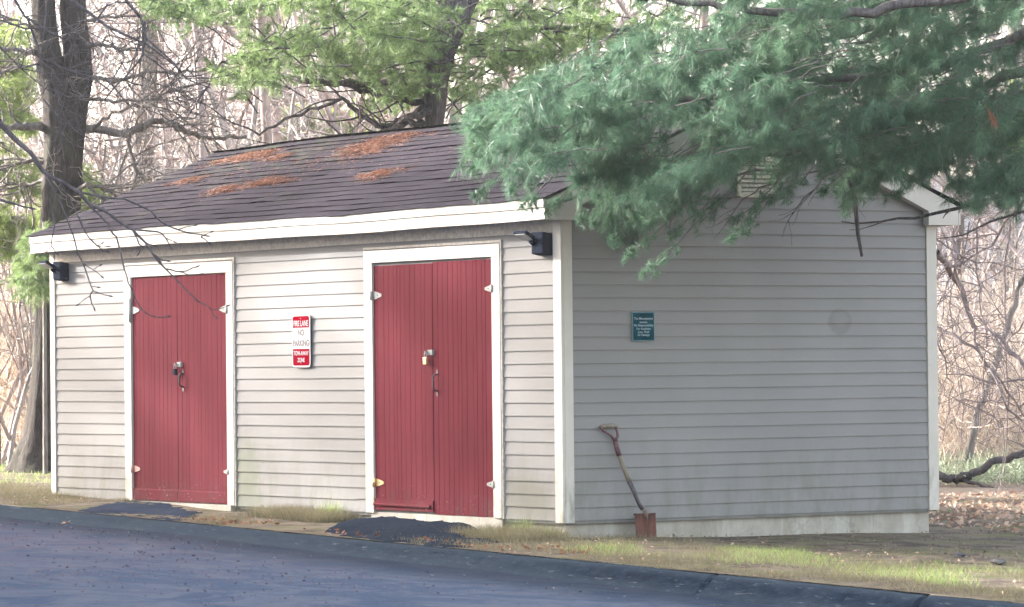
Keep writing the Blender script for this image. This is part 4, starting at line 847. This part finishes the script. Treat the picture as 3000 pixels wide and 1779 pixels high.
# ------------------------------------------------------------------ distant white houses
def house(px, depth, wd, hh, label, rot=0.):
    b = ground_at(px, depth); e_ = empty('house', b, label, 'house'); m = MB(); ax = unit(np.array([Rt[0], Rt[1], 0])*math.cos(rot)+np.array([Fw[0], Fw[1], 0])*math.sin(rot)); ay = np.array([-ax[1], ax[0], 0.]); z = np.array([0, 0, 1.])
    q = lambda u, v, h: b+ax*u+ay*v+z*h
    m.prism([q(-wd/2, 0, -.3), q(wd/2, 0, -.3), q(wd/2, 0, hh), q(-wd/2, 0, hh)], ay*6); m.build('wall', MAT['whitewall'], e_)
    m = MB(); m.prism([q(-wd/2-.3, -.35, hh+.003), q(-wd/2-.3, 3, hh+1.7), q(-wd/2-.3, 6.35, hh+.003)], ax*(wd+.6)); m.build('roof', MAT['farroof'], e_)
    for u in np.arange(-wd/2+1.2, wd/2-.5, 2.4):
        m = MB(); m.prism([q(u-.45, -.03, hh-1.7), q(u+.45, -.03, hh-1.7), q(u+.45, -.03, hh-.5), q(u-.45, -.03, hh-.5)], ay*.028); w_ = m.build('window', MAT['whitewall'], e_)
        m = MB(); m.prism([q(u-.38, -.034, hh-1.62), q(u-.02, -.034, hh-1.62), q(u-.02, -.034, hh-.58), q(u-.38, -.034, hh-.58)], ay*.003); m.prism([q(u+.02, -.034, hh-1.62), q(u+.38, -.034, hh-1.62), q(u+.38, -.034, hh-.58), q(u+.02, -.034, hh-.58)], ay*.003); m.build('pane', MAT['glass'], w_)
house(2990, 78, 9, 3.3, 'white house glimpsed through the thicket at the right edge', .25)
house(20, 84, 3.6, 1.9, 'small white building glimpsed through the thicket at the left edge', -.1)

# ------------------------------------------------------------------ an unseen two-storey block, added outside the frame to shade the road
e = empty('added_shade_block', (-15.5, -13, 0), 'unseen long grey block added outside the frame to shade the road', 'added shade block')
m = MB(); m.box((-27, -17, -1), (-4, -9, 5.25)); m.build('wall', MAT['brick'], e)
m = MB(); m.prism([(-27.3, -9-.35, 5.05), (-27.3, -13, 8.28), (-27.3, -17.35, 5.05)][::-1], (23.6, 0, 0)); m.build('roof', MAT['farroof'], e)
for fl in (0, 1):
    for x in np.arange(-25.5, -5, 3):
        m = MB(); m.box((x-.5, -8.998, 1+fl*2.6), (x+.5, -8.95, 2.3+fl*2.6)); w_ = m.build('window', MAT['trim'], e); m = MB(); m.box((x-.43, -8.949, 1.07+fl*2.6), (x+.43, -8.94, 2.23+fl*2.6)); m.build('pane', MAT['glass'], w_)

# unseen bare trees added behind that block: their twigs thin the sun on the shed front
for tx, ty in ((-49.5, -22.5), (-46.5, -24), (-43.5, -22.5), (-40.5, -24), (-37.5, -22.5)):
    gz = float(kt(tx))-.3; e = empty('bare_tree', (tx, ty, gz), 'unseen tall leafless tree added beyond the block to thin the sun on the shed front', 'tree', 'unseen sun-filtering trees added beyond the block'); pl = Plant(); b_ = np.array([tx, ty, gz])
    pl.line(wander(b_, [0, 0, 1], 13.5, 12, .015), .26, .10, 8)
    for _ in range(9): bare_tree(pl, b_+np.array([RNG.normal(0, .3), 0, RNG.uniform(12, 16)]), unit([RNG.normal(0, .9), RNG.normal(0, .6), .8]), 3.4, .03, 3, 7, .16, .02, .85, .0075, 4, .6)
    V, Fc = pl.wood(); np_mesh('crown', V, Fc, MAT['bark3'], e, True)

# ------------------------------------------------------------------ grass, litter, straw, small things
def in_pave(x, y): return (((x > -6.9) & (x < -4.2) & (y < -.05)) | ((x > -3.3+0) & (x < -.55) & (y < -.0)))
def litter(name, n, x0, x1, y0, y1, size, mat, label, keep, zf=g):
    x = RNG.uniform(x0, x1, n); y = RNG.uniform(y0, y1, n); ok = keep(x, y); x, y = x[ok], y[ok]; n = len(x); c = np.stack([x, y, zf(x, y)+RNG.uniform(.002, .03 if zf is g else .008, n)], 1); u = unit(RNG.normal(size=(n, 3))*[1, 1, .45]); v = unit(np.cross(u, RNG.normal(size=(n, 3)))); s = RNG.uniform(.4, 1.1, (n, 1))*size
    V = np.stack([c-u*s, c+v*s*.45, c+u*s, c-v*s*.45], 1).reshape(-1, 3); return tag(np_mesh(name, V, np.arange(4*n).reshape(-1, 4), mat), label, 'leaf litter', None, 'stuff')
def blades(name, n, xr0, xr1, yr0, yr1, h0, h1, mat, keep, label, wd=.004):
    x = RNG.uniform(xr0, xr1, n); y = RNG.uniform(yr0, yr1, n); ok = keep(x, y); x, y = x[ok], y[ok]; b = np.stack([x, y, g(x, y)-.005], 1)
    t = b+np.stack([RNG.normal(0, .5, len(x)), RNG.normal(0, .5, len(x)), np.full(len(x), 1.)], 1)*RNG.uniform(h0, h1, (len(x), 1)); V, Fc = tris(b, t, np.full(len(x), wd))
    return tag(np_mesh(name, V, Fc, mat), label, 'grass', None, 'stuff')
def clumpy(x, y, s, th): return (np.sin(x*s+1.3*np.sin(y*s*.8))+np.sin(y*s*1.7+x*s*.6+2)+RNG.normal(0, .5, len(x))) > th
shed_in = lambda x, y: (x < .02) & (x > -W) & (y > -.01) & (y < DP+.02)
blades('grass', 80000, -11, 9.5, -1.27, .62, .02, .06, MAT['grass'], lambda x, y: ~shed_in(x, y) & ~in_pave(x, y) & clumpy(x, y, 3.4, -.45) & ~((x > 1.2) & (y > .35+.1*np.sin(x*5))), 'tan and green lawn strip between the kerb and the shed')
blades('grass', 9000, -9.5, 9.5, -1.25, .5, .05, .12, MAT['grass'], lambda x, y: ~shed_in(x, y) & ~in_pave(x, y) & clumpy(x, y, 5.3, .7), 'taller dry grass clumps scattered through the verge', .0035)
litter('leaf_litter', 1500, -9, 9.5, -1.25, 1.2, .02, MAT['litter'], 'scattered brown leaf bits in the verge grass', lambda x, y: ~shed_in(x, y) & ~in_pave(x, y) & clumpy(x, y, 2.2, .2))
blades('grass', 30000, -1, 9.5, -.9, .75, .025, .07, MAT['grassg'], lambda x, y: ~shed_in(x, y) & (x > 1.0) & (y > -.75+.15*np.sin(x*3)) & (y < .55+.15*np.sin(x*4)) & clumpy(x, y, 3.1, .1), 'green grass patches right of the spade', .0035)
blades('grass', 26000, -24, -8.2, -1.2, 11, .02, .07, MAT['grassg'], lambda x, y: ~shed_in(x, y) & clumpy(x, y, 1.5, -.1), 'sunlit lawn at the left behind the corner of the shed', .007)
blades('grass', 5000, -4.2, -3.0, -.45, -.01, .05, .13, MAT['grass'], lambda x, y: np.abs(y) > .02, 'dry tuft of grass against the wall between the doors')
blades('grass', 5000, -.75, .25, -.6, -.03, .05, .14, MAT['grass'], lambda x, y: (x+y) < .1, 'dry tuft of grass at the foot of the corner post')
def tuft_at(x0, y0, n, h, label, mat):
    x = RNG.normal(x0, .06, n); y = np.minimum(RNG.normal(y0, .05, n), -.01); b = np.stack([x, y, g(x, y)], 1); t = b+np.stack([RNG.normal(0, .3, n), RNG.normal(0, .2, n), np.ones(n)], 1)*RNG.uniform(.4, 1, (n, 1))*h
    V, Fc = tris(b, t, np.full(n, .006)); tag(np_mesh('grass_tuft', V, Fc, mat), label, 'grass tuft', 'green tufts along the foundation')
tuft_at(-.38, -.12, 160, .2, 'green grass tuft right of the right door frame, against the foundation', MAT['grassg']); tuft_at(-.02, -.14, 120, .13, 'small green grass tuft at the foot of the near corner post', MAT['grassg']); tuft_at(-3.35, -.1, 160, .2, 'green grass tuft left of the right door, above the black asphalt', MAT['grassg'])
thr = thicket('undergrowth', 2690, 3080, 42, 49, 4200, .30, 'bright green undergrowth beyond the leaf litter at the right', MAT['paleg'], .014, .8)
litter('leaf_litter', 22000, -6, 9, 4.2, 20, .045, MAT['litter'], 'brown fallen leaves on the ground behind the gable corner', lambda x, y: clumpy(x, y, .9, -.9))
litter('leaf_litter', 3500, .1, 9, .5, 5, .016, MAT['grit2'], 'scattered bits of bark and leaf on the bare soil beside the gable', lambda x, y: x > .1)
litter('leaf_litter', 7000, -26, -8, 9, 18, .07, MAT['litter'], 'fallen leaves under the thicket at the left', lambda x, y: x > -99)
litter('road_debris', 5000, -6, 7.5, -9, -1.65, .018, MAT['grit'], 'brown and grey grit and leaf bits scattered over the road at the left', lambda x, y: (x+RNG.normal(0, 1.4, len(x)) < 2.2-(y+1.6)*.45) & clumpy(x, y, 1.2, -.8), lambda x, y: kt(x)-hk(x)-.012+.008*np.clip(-1.4-y, 0, 14)+.006*np.sin(x*1.1+y*.7))
litter('road_debris', 500, -2, 9, -7, -1.6, .012, MAT['stone'], 'small dark stones scattered over the smooth road', lambda x, y: x > -99, lambda x, y: kt(x)-hk(x)-.012+.008*np.clip(-1.4-y, 0, 14)+.006*np.sin(x*1.1+y*.7))
litter('leaf_litter', 700, -3.9, 1.6, -1.22, -.75, .03, MAT['straw'], 'brown debris along the back of the kerb by the right door', lambda x, y: clumpy(x, y, 3, .2))
random.seed(5)
def straw(px, py, lx, lt, n, label):             # patch of needles on the front slope
    y0 = None
    for yy in np.linspace(-.2, 1.82, 200):
        z = 2.50+(yy+YE)*.430; q = CAM; d = Fw+Rt*(px-1500)/(FOC*1000)-Up*(py-889.5)/(FOC*1000); t = (yy-q[1])/d[1]; p = q+d*t
        c = p
        if p[2] < z: break
    cx, cy = c[0], min(c[1], 1.75); lx *= .82 if lx < 2 else 1; lt *= .85; n = int(n*.62); a = RNG.uniform(0, 6.28, n); rr = RNG.uniform(0, 1, n)**.75; rr = rr*np.where(RNG.random(n) < .3, RNG.uniform(1, 1.8, n), 1)*(1+.28*np.sin(3*a+px)+.18*np.sin(7*a)+RNG.normal(0, .12, n)); x = cx+np.cos(a)*rr*lx; y = cy+np.sin(a)*rr*lt; y = np.clip(y, -.2, 1.8)
    s = (y+YE+.03)/(1.86+YE+.03); z = 2.497+(y+YE)*.430-.028*np.sin(math.pi*np.clip((x+W)/W, 0, 1))*s-.05*np.exp(-((x+W)/1.2)**2)*s+RNG.uniform(.006, .03, n)*(1-rr*.7)+.008*np.sin(x*.75+.5)*(1-s)
    b = np.stack([x, y, z], 1); th = RNG.normal(2.2, .8, n); t = b+np.stack([np.cos(th), np.sin(th), np.sin(th)*.43], 1)*RNG.uniform(.04, .1, (n, 1))+RNG.normal(0, .006, (n, 3)); V, Fc = tris(b, t, np.full(n, .0034))
    tag(np_mesh('pine_straw_patch', V, Fc, MAT['straw']), label, 'pine needles', None if lx > 2 else 'patches of fallen pine needles on the roof', 'stuff' if lx > 2 else None)
for a in [(900, 480, 2.6, .65, 900, 'thin scatter of loose pine needles over the upper roof'), (720, 455, .75, .17, 2600, 'long patch of orange pine needles near the left end of the ridge'), (815, 458, .25, .10, 500, 'small light patch of pine needles below the ridge, right of the long one'), (545, 528, .42, .10, 800, 'small patch of orange pine needles lowest at the left of the roof'), (655, 558, .4, .14, 1000, 'patch of orange pine needles second from the left, mid-slope'), (775, 535, .5, .13, 1300, 'patch of orange pine needles mid-slope, centre of the roof'), (1080, 428, .6, .26, 3200, 'widest patch of orange pine needles, under the ridge left of the forked pine'), (1165, 394, .7, .07, 700, 'thin strip of pine needles along the ridge beside the forked pine'), (1105, 508, .42, .15, 1100, 'patch of orange pine needles mid-slope, nearest the hanging boughs')]: straw(*a)
def rock(px, py, zz, s, label, name='rock', mat='stone', fl=.6):
    d = Fw+Rt*(px-1500)/(FOC*1000)-Up*(py-889.5)/(FOC*1000); t = (zz-CAM[2])/d[2]; c = CAM+d*t; m = MB(); n = 7; k_ = 11
    for i in range(n+1):
        for j in range(k_):
            a, b_ = math.pi*i/n, 2*math.pi*j/k_; r = s*(1+random.uniform(-.22, .22)); m.v.append((c[0]+r*math.sin(a)*math.cos(b_), c[1]+r*math.sin(a)*math.sin(b_), c[2]+s*fl*.5+r*fl*math.cos(a)))
    for i in range(n):
        for j in range(k_): q = i*k_+j; q2 = i*k_+(j+1) % k_; m.f.append((q, q+k_, q2+k_, q2))
    tag(m.build(name, MAT[mat]), label, name.replace('_', ' '))
rock(2812, 1634, -.21, .045, 'dark clod lying on the soil right of the gable'); rock(2925, 1652, -.22, .06, 'flat grey stone in the grass near the right edge', fl=.35); rock(2860, 1550, -.24, .05, 'pale stone at the edge of the leaf litter', fl=.5)
def fallen(px, py, zz, s, label):
    d = Fw+Rt*(px-1500)/(FOC*1000)-Up*(py-889.5)/(FOC*1000); c = CAM+d*((zz-CAM[2])/d[2]); m = MB(); pts = []
    for i in range(10): a = 2*math.pi*i/10; r = s*(1 if i % 2 else .5); pts.append((c[0]+r*math.cos(a), c[1]+r*math.sin(a)*.7, c[2]+.006+.35*s*abs(math.cos(a))))
    for i in range(10): m.prism([(c[0], c[1], c[2]+.012), pts[i], pts[(i+1) % 10]], (0, 0, .002))
    m.tube([c+(0, 0, .01), c+(s*.9, s*.4, s*.7)], .002, 4)
    tag(m.build('fallen_leaf', MAT['sand']), label, 'leaf', 'dead leaves on the road')
fallen(192, 1538, -.06, .05, 'curled tan dead leaf on the road at the far left'); fallen(940, 1616, -.26, .045, 'pinkish tan dead leaf lying at the foot of the kerb before the right door')

# ------------------------------------------------------------------ thin scattering volume added in place of lens glare: lifts the darks
m = MB(); m.box((-345, -345, -3), (345, 345, 12.5)); hm = D.materials.new('glare_veil'); hm.use_nodes = True; t_ = hm.node_tree; t_.nodes.remove(t_.nodes['Principled BSDF'])
pv = t_.nodes.new('ShaderNodeVolumePrincipled'); pv.inputs['Color'].default_value = (.93, .95, 1, 1); pv.inputs['Density'].default_value = .00022; pv.inputs['Anisotropy'].default_value = .35
t_.links.new(pv.outputs[0], t_.nodes['Material Output'].inputs['Volume']); tag(m.build('glare_veil', hm), 'thin added veil standing in for lens glare between the camera and the woods', 'glare_veil', None, 'stuff')
